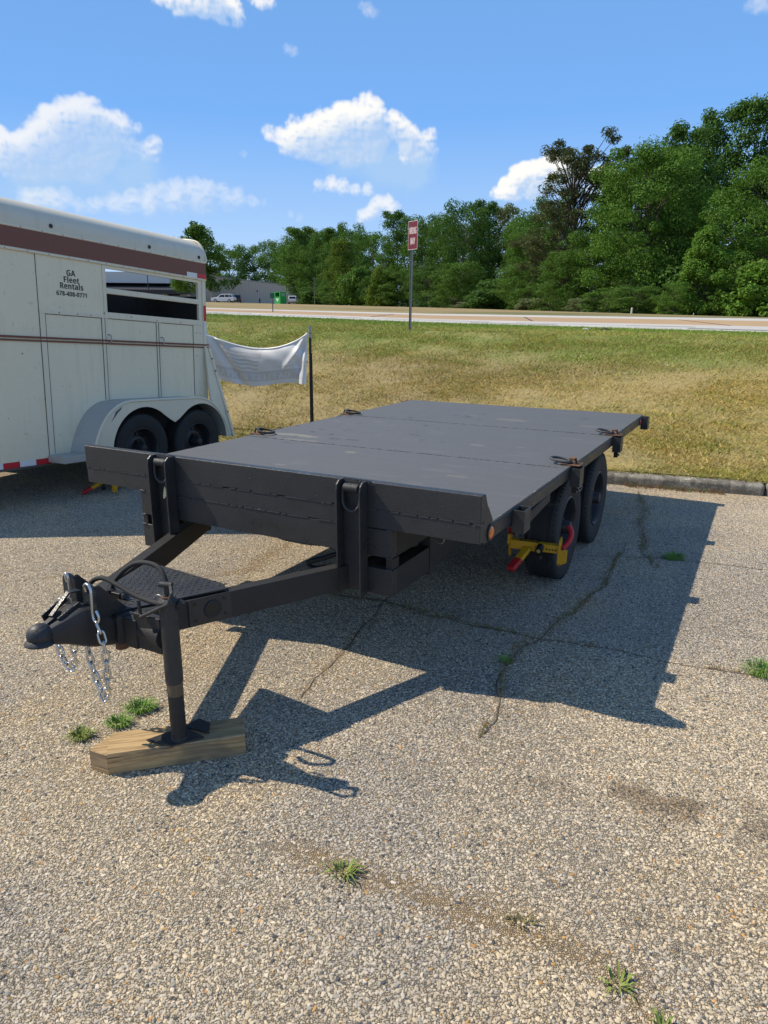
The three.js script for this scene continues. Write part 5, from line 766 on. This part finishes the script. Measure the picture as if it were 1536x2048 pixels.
{   // long grey metal building and its low dark-roofed wing
  const wallM = std([0.47, 0.41, 0.34], 0.8), roofD = std([0.055, 0.058, 0.065], 0.55), pale = std([0.50, 0.49, 0.46], 0.7), dark = std([0.03, 0.03, 0.033], 0.7);
  const b = thing('store_building', 'long grey metal-clad building across the road behind the parked cars', 'building', [0, 0, 0]);
  const A = V(-41, 0, -172), B = V(-30.0, 0, -262), y0 = 4.6, h = (p) => p, up = (p, y) => V(p.x, y, p.z), d = B.clone().sub(A).normalize(), n = V(-d.z, 0, d.x);   // wall runs away to the right
  const seg = (t0, t1, a, c, depth, m, name, parent = b, out = 0) => { const p = A.clone().addScaledVector(d, t0).addScaledVector(n, out), q = A.clone().addScaledVector(d, t1).addScaledVector(n, out), g = new THREE.BufferGeometry(), L = (t) => mix(0, 1.5, t / 90); const w = n.clone().multiplyScalar(-depth), v = [up(p, a + L(t0)), up(q, a + L(t1)), up(q, c + L(t1)), up(p, c + L(t0))], k = v.map((e) => e.clone().add(w)), f = (i, j, r, s) => [i, j, r, i, r, s]; g.setFromPoints([...f(v[0], v[1], v[2], v[3]), ...f(k[1], k[0], k[3], k[2]), ...f(v[3], v[2], k[2], k[3]), ...f(v[1], k[1], k[2], v[2]), ...f(v[0], v[3], k[3], k[0])]); g.computeVertexNormals(); return mesh(name, metric(g, 0.2), m, parent); };
  seg(0, 90.7, y0, 11.15, 30, wallM, 'wall'); seg(-0.1, 90.8, 11.1, 11.35, 30.2, std([0.24, 0.235, 0.23], 0.6), 'parapet', b, 0.1);
  { for (let k = 0; k < 45; k++) seg(0.6 + k * 2, 0.85 + k * 2, y0, 11.08, 0.05, wallM, 'wall_rib', b, 0.06); }
  seg(76, 90.5, 7.2, 7.9, 2, dark, 'canopy', b, 4); seg(78, 90, y0, 7.2, 0.2, dark, 'doorway', b, 0.12); seg(36, 36.6, 8.4, 8.8, 0.2, dark, 'vent', b, 0.25); seg(38, 39, y0, 6.6, 0.2, dark, 'door', b, 0.12);
  const w = thing('shop_wing', 'low pale shop wing with a dark metal roof, seen through the horse trailer windows', 'building', [-44, 4.6, -165]); w.rotation.y = 0.16;
  mesh('wall', boxes(44, 3.2, 8, 0.02).translate(-23, 1.6, -6), pale, w); mesh('upper_wall', boxes(40, 2.4, 6, 0.02).translate(-25, 6.0, -7), std([0.62, 0.62, 0.60], 0.7), w);
  mesh('roof', plate([[0.6, 3.1], [-10.2, 5.2], [-10.2, 5.0], [0.6, 2.9]], 45.6, (u, v, q) => V(-45.6 + q, v, u)), roofD, w);
  for (let k = 0; k < 75; k++) mesh('roof_rib', beam(V(-45.3 + k * 0.61, 3.16, 0.58), V(-45.3 + k * 0.61, 5.2, -9.9), 0.06, 0.08, 0), roofD, w);
  mesh('fascia', boxes(45.6, 0.9, 0.1, 0).translate(-22.8, 2.75, 0.66), dark, w);
  for (let k = 0; k < 9; k++) mesh('column', boxes(0.35, 2.9, 0.35, 0.02).translate(-0.6 - k * 5.4, 1.4, 0.2), pale, w);
  for (let k = 0; k < 7; k++) { const wd = mesh('window', boxes(2.6, 1.7, 0.06, 0).translate(-4 - k * 5.6, 1.6, -1.97), dark, w); mesh('frame', [boxes(2.8, 0.1, 0.1, 0).translate(-4 - k * 5.6, 2.5, -1.96), boxes(2.8, 0.1, 0.1, 0).translate(-4 - k * 5.6, 0.72, -1.96)], pale, wd); }
  { const s = thing('lamp_post', 'thin dark lamp post before the shop wing, seen through the horse trailer window', 'lamp post', [-45.5, 4.6, -140]); mesh('post', rod(V(0, 0, 0), V(0, 7, 0), 0.1, 0.07, 8), dark, s); mesh('arm', boxes(1.2, 0.12, 0.3, 0.02).translate(0.5, 7, 0), dark, s); }
}
// cars, built from a side profile
function car(name, label, x, z, turn, body, type) {
  const o = thing(name, label, type === 'suv' ? 'car' : 'car', [x, groundH(x, z) - 0.02, z], turn), glass = std([0.015, 0.018, 0.022], 0.15), bm = new THREE.MeshPhysicalMaterial({ color: lin(...body), roughness: 0.35, clearcoat: 0.6 }), tyre = std([0.015, 0.015, 0.016], 0.8), lampM = std([0.4, 0.03, 0.03], 0.3), dark = std([0.03, 0.03, 0.03], 0.6);
  const low = [[-2.55, 0.42], [-2.6, 0.75], [-2.5, 1.02], [-1.4, 1.12], [2.5, 1.12], [2.58, 0.9], [2.55, 0.42]], ext = (pts, w, b) => new THREE.ExtrudeGeometry(new THREE.Shape(pts.map(([a, c]) => new THREE.Vector2(a, c))), { depth: w - 2 * b, bevelEnabled: true, bevelSize: b, bevelThickness: b, bevelSegments: 2 }).translate(0, 0, -(w - 2 * b) / 2);
  mesh('body', ext(low, 1.95, 0.06), bm, o); mesh('cabin', ext([[-1.35, 1.1], [-0.45, 1.78], [0.1, 1.86], [2.0, 1.84], [2.42, 1.15], [2.4, 1.1]], 1.72, 0.05), bm, o);
  for (const s of [-1, 1]) { for (const pts of [[[-0.98, 1.2], [-0.35, 1.7], [0.5, 1.74], [0.5, 1.2]], [[0.62, 1.2], [0.62, 1.74], [1.5, 1.73], [1.5, 1.2]], [[1.62, 1.2], [1.62, 1.72], [1.98, 1.7], [2.22, 1.24]]]) { const g = new THREE.ExtrudeGeometry(new THREE.Shape(pts.map(([a, c]) => new THREE.Vector2(a, c))), { depth: 0.02, bevelEnabled: false }).translate(0, 0, s > 0 ? 0.852 : -0.872); mesh('side_window', g, glass, o); } }
  mesh('rear_window', beam(V(2.17, 1.7, 0), V(2.38, 1.25, 0), 1.4, 0.03, 0).translate(0.05, 0, 0), glass, o); mesh('windscreen', beam(V(-1.2, 1.2, 0), V(-0.5, 1.73, 0), 1.5, 0.03, 0).translate(-0.08, 0.04, 0), glass, o);
  for (const xx of [-1.65, 1.6]) for (const s of [-1, 1]) { const wl = mesh('wheel', new THREE.CylinderGeometry(0.39, 0.39, 0.26, 24).rotateX(Math.PI / 2).translate(xx, 0.39, s * 0.86), tyre, o); mesh('rim', new THREE.CylinderGeometry(0.25, 0.25, 0.02, 16).rotateX(Math.PI / 2).translate(xx, 0.39, s * 0.995), steel, wl); }
  for (const s of [-1, 1]) { mesh('tail_lamp', boxes(0.06, 0.3, 0.18, 0.02).translate(2.61, 0.95, s * 0.85), lampM, o); mesh('headlight', boxes(0.06, 0.16, 0.35, 0.02).translate(-2.6, 0.86, s * 0.72), std([0.7, 0.7, 0.7], 0.2), o); mesh('mirror', boxes(0.2, 0.16, 0.24, 0.04).translate(-0.9, 1.2, s * 1.02), bm, o); }
  mesh('bumper', [boxes(0.16, 0.22, 1.9, 0.04).translate(2.6, 0.5, 0), boxes(0.16, 0.22, 1.9, 0.04).translate(-2.6, 0.5, 0)], dark, o);
  return o;
}
car('parked_car', 'white sport utility vehicle parked side-on before the grey building', -36.2, -163, -0.12, [0.78, 0.78, 0.78], 'suv');
car('parked_car', 'black vehicle parked beyond the tail of the white sport utility vehicle', -35.9, -176, -1.35, [0.02, 0.02, 0.025], 'suv');
car('parked_car', 'small white car seen from behind, right of the green donation bin', -20.9, -165, -1.5, [0.72, 0.72, 0.72], 'suv');
{   // green clothes donation bin
  const x = -18.0, z = -125, o = thing('donation_bin', 'bright green metal donation bin with a dark chute by the far lot', 'donation bin', [x, groundH(x, z) - 0.05, z], -0.72), gm = std([0.02, 0.36, 0.07], 0.5), dk = std([0.01, 0.03, 0.015], 0.8), wh = std([0.7, 0.75, 0.7], 0.5), W = 1.5, H = 2.05, D = 1.35;
  mesh('shell', [bx(-W / 2, W / 2, 0.1, 1.25, -D / 2, D / 2), bx(-W / 2, -W / 2 + 0.2, 1.26, H, -D / 2, D / 2), bx(W / 2 - 0.2, W / 2, 1.26, H, -D / 2, D / 2), bx(-W / 2 + 0.21, W / 2 - 0.21, 1.26, H - 0.01, 0.2, D / 2 - 0.01), bx(-W / 2 + 0.21, W / 2 - 0.21, 1.95, H - 0.005, -D / 2, 0.19)], gm, o);
  mesh('chute', [bx(-W / 2 + 0.21, W / 2 - 0.21, 1.255, 1.94, 0.1, 0.19, 0)], dk, o); mesh('base', bx(-W / 2 + 0.05, W / 2 - 0.05, 0, 0.1, -D / 2 + 0.05, D / 2 - 0.05), dk, o);
  { const s = new THREE.Shape([[-0.42, 0.95], [0.42, 0.95], [0, 0.4]].map(([a, b]) => new THREE.Vector2(a, b))); mesh('emblem', new THREE.ExtrudeGeometry(s, { depth: 0.006, bevelEnabled: false }).translate(0, 0, D / 2 + 0.001), wh, o); }
  mesh('side_label', [0, 1, 2].map((k) => boxes(0.006, 0.1, 0.9 - 0.15 * k, 0).translate(W / 2 + 0.004, 1.75 - 0.17 * k, 0)), std([0.35, 0.55, 0.4], 0.5), o);
}
// small litter on the bank
const litter = (name, label, cat, px, pz, s, m) => { const r = rng(px * 100 | 0), g = new THREE.IcosahedronGeometry(1, 1).toNonIndexed(), p = g.attributes.position; for (let i = 0; i < p.count; i++) { const k = 0.7 + 0.6 * hash2(Math.round(p.getX(i) * 50) + 7, Math.round(p.getY(i) * 50 + p.getZ(i) * 90)); p.setXYZ(i, p.getX(i) * k * s[0], p.getY(i) * k * s[1], p.getZ(i) * k * s[2]); } g.computeVertexNormals(); const o = mesh(name, g, m); o.position.set(px, groundH(px, pz) + s[1] * 0.8, pz); return tag(o, label, cat); };
litter('litter_scrap', 'scrap of white paper in the dry grass left of the banner post', 'litter', -1.25, -9.9 + 0.9, [0.035, 0.018, 0.02], std([0.75, 0.74, 0.7], 0.7));
litter('litter_scrap', 'black scrap lying in the green grass before the road at the right', 'litter', 5.35, -17.4, [0.16, 0.025, 0.06], std([0.015, 0.015, 0.015], 0.7));
litter('litter_scrap', 'small white scrap in the grass left of the black scrap', 'litter', 4.95, -17.6, [0.1, 0.02, 0.04], std([0.7, 0.7, 0.68], 0.7));

// ------------------------------------------------------------------ trees
// unit crowns (height 1, half-width 0.5): leaf sprays gathered in boughs around limbs
function crown(kind, seed, fine) {
  const r = rng(seed), pos = [], boughs = [];
  const add = (x, y, z, rad, n, size) => boughs.push([x, y, z, rad, n, size]);
  const env = {   // half-width at a height
    broad: (t) => 0.5 * Math.pow(Math.sin(Math.PI * clamp(0.16 + 0.84 * t * 0.95)), 0.55), tall: (t) => 0.46 * Math.pow(clamp(1 - Math.abs(t - 0.45) / 0.6), 0.45), cone: (t) => 0.5 * Math.pow(1 - t, 0.75) * sstep(-0.1, 0.08, t), bush: (t) => 0.5 * Math.sqrt(clamp(1 - t * t * 0.98)), airy: (t) => 0.5 * Math.pow(clamp(1 - t), 0.6) * sstep(0.1, 0.25, t),
  };
  if (kind === 'pine') {
    for (let k = 0; k < 110; k++) { const up = r(), y = 0.22 + 0.76 * up, w = (y > 0.7 ? 0.38 : y > 0.6 ? 0.26 : 0.46) * Math.sqrt(r()), a = r() * 6.28; add(w * Math.cos(a) + (y > 0.65 ? 0.08 : -0.1), y + 0.02 * r(), w * Math.sin(a), 0.045 + 0.05 * r(), 150, 0.017); }
  } else {
    const N = { broad: fine ? 170 : 104, tall: 120, cone: 100, bush: 44, airy: 90 }[kind];
    for (let k = 0; k < N; k++) {
      const y = kind === 'broad' ? 0.02 + 0.9 * Math.pow(r(), 0.9) : kind === 'bush' ? 0.04 + 0.8 * r() : kind === 'airy' ? 0.2 + 0.76 * r() : 0.06 + 0.9 * r(), a = r() * 6.28, e = env[kind](y), lob = 0.55 + 0.66 * vnoise(Math.cos(a) * 1.9 + seed * 7, Math.sin(a) * 1.9 + y * 4.5), w = e * lob * Math.pow(r(), 0.32);
      const rad = { broad: (fine ? 0.05 : 0.065) + 0.06 * r(), tall: 0.10 + 0.09 * r(), cone: 0.05 + 0.05 * r(), bush: 0.1 + 0.09 * r(), airy: 0.05 + 0.05 * r() }[kind];
      add(w * Math.cos(a), y - 0.02, w * Math.sin(a), rad, Math.round({ broad: fine ? 220 : 140, tall: 140, cone: 210, bush: 190, airy: 110 }[kind] * (0.7 + 0.6 * r())), { broad: fine ? 0.0092 : 0.013, tall: 0.019, cone: 0.015, bush: 0.027, airy: 0.015 }[kind]);
    }
    if (kind === 'tall') for (let k = 0; k < 10; k++) { const a = r() * 6.28; add(0.22 * Math.cos(a), 0.92 + 0.05 * r(), 0.22 * Math.sin(a), 0.10, 110, 0.021); }
    if (kind === 'airy') for (let k = 0; k < 6; k++) add((r() - 0.5) * 0.12, 0.84 + 0.03 * k, (r() - 0.5) * 0.12, 0.04, 60, 0.016);
  }
  const A = { broad: 1.3, tall: 2.5, cone: 1.06, bush: 0.75, airy: 1.05, pine: 1.7 }[kind];
  const v = V(0, 0, 0), nrm = V(0, 0, 0), t1 = V(0, 0, 0), t2 = V(0, 0, 0);
  for (const [bx_, by, bz, rad, n, size] of boughs) for (let k = 0; k < n; k++) {
    const c = r() * 2 - 1, a = r() * 6.28, s = Math.sqrt(1 - c * c), q = kind === 'pine' ? Math.sqrt(r()) : 0.55 + 0.6 * r() * (r() < 0.12 ? 1.35 : 0.75);
    v.set(bx_ + s * Math.cos(a) * rad * q * 1.2, by + c * rad * q * 0.85 / A, bz + s * Math.sin(a) * rad * q * 1.2);
    nrm.set(s * Math.cos(a) + (r() - 0.5) * 1.5, c + 0.55 + (r() - 0.5) * 1.3, s * Math.sin(a) + (r() - 0.5) * 1.5).normalize(); t1.set(r() - 0.5, r() - 0.5, r() - 0.5).cross(nrm).normalize(); t2.crossVectors(nrm, t1);
    const L = size * (0.65 + 0.8 * r()), w = L * (kind === 'pine' ? 0.22 : 0.55), bend = L * 0.35;
    const p0 = v.clone().addScaledVector(t1, -L), p1 = v.clone().addScaledVector(t2, w).addScaledVector(nrm, bend * 0.5), p2 = v.clone().addScaledVector(t1, L).addScaledVector(nrm, -bend), p3 = v.clone().addScaledVector(t2, -w).addScaledVector(nrm, bend * 0.5);
    for (const p of [p0, p1, p2, p0, p2, p3]) pos.push(p.x, Math.max(v.y + (p.y - v.y) / A, 0.0), p.z);
  }
  const g = new THREE.BufferGeometry(); g.setAttribute('position', new THREE.Float32BufferAttribute(pos, 3)); g.computeVertexNormals(); return { g, boughs };
}
const crowns = { broad: [crown('broad', 1), crown('broad', 2), crown('broad', 3)], tall: [crown('tall', 4), crown('tall', 5)], fine: [crown('broad', 11, true), crown('broad', 12, true)], cone: [crown('cone', 6)], bush: [crown('bush', 7), crown('bush', 8)], airy: [crown('airy', 9)], pine: [crown('pine', 10)] };
const limbs = (kind, cr) => { const top = { broad: 0.62, tall: 0.9, cone: 0.8, bush: 0.4, airy: 0.92, pine: 0.93, fine: 0.62 }[kind], r = rng(40), l = [], wob = (y) => V(0.03 * Math.sin(y * 5), y, 0.03 * Math.cos(y * 4)), rad = kind === 'bush' ? 0.012 : 0.017; const st = [-0.03, 0.15, 0.35, 0.6, 1].map((t) => wob(t * top)); for (let k = 0; k + 1 < st.length; k++) l.push(rod(st[k], st[k + 1], rad * (1 - 0.2 * k), rad * (1 - 0.2 * (k + 1)), 7)); for (let k = 0; k < cr.boughs.length; k += kind === 'pine' ? 1 : 4) { const b = cr.boughs[k], e = V(b[0], b[1], b[2]), y = Math.min(top * 0.95, Math.max(0.12, b[1] - 0.22 - 0.1 * r())), a = wob(y), m = a.clone().lerp(e, 0.5).add(V(0, 0.02, 0)); l.push(rod(a, m, rad * 0.34, rad * 0.24, 5), rod(m, e, rad * 0.24, rad * 0.1, 5)); } if (kind === 'pine') l.push(rod(V(0.05, -0.02, 0), V(0.09, 0.9, 0.02), 0.013, 0.004, 7), rod(V(-0.03, 0.32, 0), V(-0.3, 0.2, 0.1), 0.005, 0.002, 5), rod(V(-0.03, 0.4, 0), V(-0.26, 0.40, 0.1), 0.005, 0.002, 5)); return merge(l); };
const leafMat = (c, t = 0.4) => new THREE.MeshPhysicalMaterial({ color: lin(...c), roughness: 0.8, specularIntensity: 0.35, transmission: t, thickness: 0, side: THREE.DoubleSide });
const LM = { mid: leafMat([0.105, 0.215, 0.024]), deep: leafMat([0.085, 0.185, 0.024]), fresh: leafMat([0.118, 0.24, 0.025]), bright: leafMat([0.135, 0.265, 0.024]), yellow: leafMat([0.145, 0.225, 0.020]), pale: leafMat([0.22, 0.27, 0.11]), pine: leafMat([0.125, 0.15, 0.055], 0.2) };
const bark = std([0.115, 0.09, 0.07], 0.95, { bumpMap: rep(texBump, 4), bumpScale: 0.02 });
const protos = {};
function tree(name, kind, mat, label, x, z, h, w, group, turn = 0) {
  const set = crowns[kind], vi = Math.abs(Math.round(x * 7 + z)) % set.length, cr = set[vi];
  const o = thing(name, label, kind === 'bush' ? 'shrub' : 'tree', [x, groundH(x, z) - 0.05, z], turn, group);
  const gl = cr.limbs ??= limbs(kind, cr);
  const t = mesh('trunk', gl, bark, o), c = mesh('crown', cr.g, mat, o); tag(c, null, null, null, 'stuff');
  for (const m of [t, c]) m.scale.set(w, h, w);
  return o;
}
const gA = 'woodland trees rising behind the grey building', gB = 'woodland trees between the grey building and the red sign', gC = 'woodland trees just right of the red sign', gD = 'tall dark trees at the back of the right-hand woods', gS = 'undergrowth at the foot of the woods';
tree('airy_tree', 'airy', LM.mid, 'feathery green tree with a pointed top just behind the horse trailer roof', -25.4, -100, 10.2, 11.5);
for (const [x, z, h, w, k] of [[-35.6, -186, 13.5, 13, 'broad'], [-28.3, -190, 16.1, 14.5, 'broad'], [-20.7, -182, 15.4, 11.7, 'tall'], [-24.5, -200, 16, 14, 'broad'], [-32, -205, 15.5, 14, 'broad'], [-44, -215, 15, 15, 'broad'], [-54, -220, 14, 15, 'broad'], [-64, -215, 14, 15, 'broad']]) tree('woodland_tree', k, LM.mid, 'green tree of the woods rising behind the grey building', x, z - (x < -22 ? 85 : 0), h * (x < -22 ? 1.75 : 1.2), w * (x < -22 ? 1.45 : 1), gA, x);
for (const [x, z, h, w, k, m] of [[-13.8, -172, 15.5, 11.2, 'broad', 'deep'], [-7.6, -152, 15.3, 9.6, 'broad', 'mid'], [-2.1, -142, 13.2, 9.7, 'broad', 'mid'], [2.0, -126, 13.7, 7.6, 'tall', 'deep'], [-10.6, -158, 14, 9, 'tall', 'deep'], [-5, -165, 14.4, 10, 'broad', 'deep'], [-17, -176, 14, 10, 'broad', 'mid']]) tree('woodland_tree', k, LM[m], 'green tree of the woods between the grey building and the red sign', x, z, h * 1.14, w, gB, z);
tree('yellow_green_tree', 'tall', LM.yellow, 'yellowish green tree standing out in the woods left of the red sign', -8.1, -140, 12.1, 6.6);
for (const [x, z, h, w, k, m] of [[5.8, -118, 13.7, 8.4, 'broad', 'mid'], [8.8, -112, 13.4, 7.2, 'broad', 'deep'], [11.0, -102, 14.3, 7.6, 'broad', 'deep'], [13.9, -106, 14, 5.8, 'tall', 'deep'], [17.3, -90, 11.2, 6.8, 'broad', 'mid'], [18.9, -84, 12.3, 6.4, 'broad', 'deep'], [8, -124, 13, 9, 'broad', 'deep'], [13.5, -116, 13, 9, 'broad', 'deep'], [20.5, -98, 13, 9, 'broad', 'deep']]) tree('woodland_tree', k, LM[m], 'deep green tree of the woods between the red sign and the bare-limbed pine', x, z, h * 1.07, w * 1.12, gC, x * z);
tree('pale_tree', 'tall', LM.pale, 'thin pale-leaved treetop showing above the woods left of the pine', 17.7, -109, 14.9, 6.0);
tree('pine_tree', 'pine', LM.pine, 'sparse brownish pine with bare limbs rising above the woods', 16.9, -67, 14.4, 9.6);
tree('broadleaf_tree', 'fine', LM.mid, 'rounded green tree directly behind the sparse pine', 15.8, -79, 9.2, 7.0, null, 2);
tree('broadleaf_tree', 'fine', LM.fresh, 'large broad tree right of the pine, the fullest crown of the woods', 19.7, -56, 13.0, 9.6, null, 0.5);
tree('broadleaf_tree', 'tall', LM.mid, 'upright tree squeezed between the pine and the fullest crown', 19.9, -66, 12.0, 6.0, null, 1);
tree('broadleaf_tree', 'fine', LM.mid, 'low spreading tree in front of the pine trunk', 16.9, -61, 6.8, 5.8, null, 3);
for (const [x, z, h, w] of [[30.0, -76, 17.2, 7.0], [35.1, -80, 19.7, 6.6], [37.9, -78, 20.3, 7.2], [41.2, -77, 19.6, 7.6], [45, -77, 18.9, 8], [33, -84, 17, 8], [27.2, -79, 14.8, 7.5]]) tree('tall_tree', 'tall', LM.deep, 'tall dark tree at the back of the right-hand woods', x, z, h * 1.07, w, gD, x);
tree('broadleaf_tree', 'fine', LM.fresh, 'big bright green tree at the right edge of the photo', 25.6, -48, 10.6, 9.2, null, 0.3);
tree('broadleaf_tree', 'fine', LM.fresh, 'tree beyond the right edge, only its leftmost boughs in view', 29.8, -47, 10.3, 9, null, 1.2);
tree('broadleaf_tree', 'fine', LM.deep, 'shaded tree between the fullest crown and the conical bright shrub', 20.9, -55, 7.4, 6.0, null, 4);
tree('broadleaf_tree', 'fine', LM.mid, 'dark tree filling the gap behind the conical bright shrub', 24.2, -60, 10.2, 8.0, null, 2.4);
tree('conical_tree', 'cone', LM.bright, 'bright green cone-shaped tree at the edge of the right-hand woods', 19.6, -45, 5.5, 5.2);
tree('broadleaf_shrub', 'bush', LM.bright, 'light green rounded shrub at the right edge beside the conical tree', 22.3, -42.5, 3.4, 4.8);
for (const [x, z, h, w, m, kd] of [[15.0, -60, 3.6, 5.2, 'mid'], [16.4, -52, 3.0, 4.8, 'fresh'], [17.3, -48, 2.2, 3.6, 'mid'], [14.4, -72, 4.2, 5.7, 'mid'], [13.0, -84, 4.9, 6.7, 'deep'], [9.8, -93, 5.4, 7.3, 'mid'], [6.2, -103, 5.4, 7.4, 'deep'], [2.6, -113, 5.2, 7.4, 'mid'], [-4.6, -131, 5.8, 7.8, 'mid'], [-10.7, -146, 4.6, 6.6, 'mid'], [-1.5, -123, 5, 7, 'deep'], [17.9, -43.2, 1.5, 2.8, 'fresh'], [20.9, -42.2, 1.8, 3.3, 'mid'], [24.4, -41, 2.3, 3.8, 'mid'], [27, -41, 2.5, 4, 'mid'], [11.5, -82, 3.4, 5, 'deep'], [15.8, -66, 3.2, 4.5, 'deep'], [18.2, -51, 2.4, 3.6, 'deep'], [-7.5, -138, 5, 7, 'deep'], [-14.5, -160, 5, 8, 'deep'], [22.6, -50, 4, 6, 'deep'], [13.3, -64.5, 1.6, 3, 'pale'], [9.6, -84, 1.5, 3.2, 'pale'], [14.9, -53.5, 1.3, 2.6, 'pale']]) tree('undergrowth_shrub', ['broad', 'bush', 'broad'][Math.abs(x * 10 | 0) % 3], LM[m], 'leafy shrub of the undergrowth along the foot of the woods', x, z - 1.5, h * (0.55 + 0.9 * hash2(x * 10, z)), w * (0.8 + 0.4 * hash2(z, x * 7)), gS, x * 3);
tree('yellow_green_shrub', 'bush', LM.yellow, 'light yellow-green sapling clump below and left of the red sign', -0.1, -117, 6.6, 5.8);
const ORD = ['leftmost', 'second from the left', 'third from the left', 'fourth from the left', 'fifth from the left', 'sixth from the left', 'seventh from the left', 'eighth from the left', 'ninth from the left', 'tenth from the left', 'eleventh from the left', 'twelfth from the left', 'thirteenth from the left', 'fourteenth from the left', 'fifteenth from the left', 'sixteenth from the left', 'seventeenth from the left', 'eighteenth from the left', 'nineteenth from the left', 'twentieth from the left', 'twenty-first from the left', 'twenty-second from the left', 'twenty-third from the left', 'twenty-fourth from the left'];
for (const [g, text] of [[gA, 'green trees rising behind the grey building'], [gB, 'green trees between grey building and red sign'], [gC, 'deep green trees between red sign and pine'], [gD, 'tall dark trees behind the right-hand woods'], [gS, 'leafy shrubs along the foot of the woods']]) {
  const l = scene.children.filter((o) => o.userData.group === g).sort((a, b) => Math.atan2(a.position.x, -a.position.z) - Math.atan2(b.position.x, -b.position.z));
  l.forEach((o, k) => { o.userData.label = `${ORD[k]} of the ${text}`; });
}
renderer.render(scene, camera);
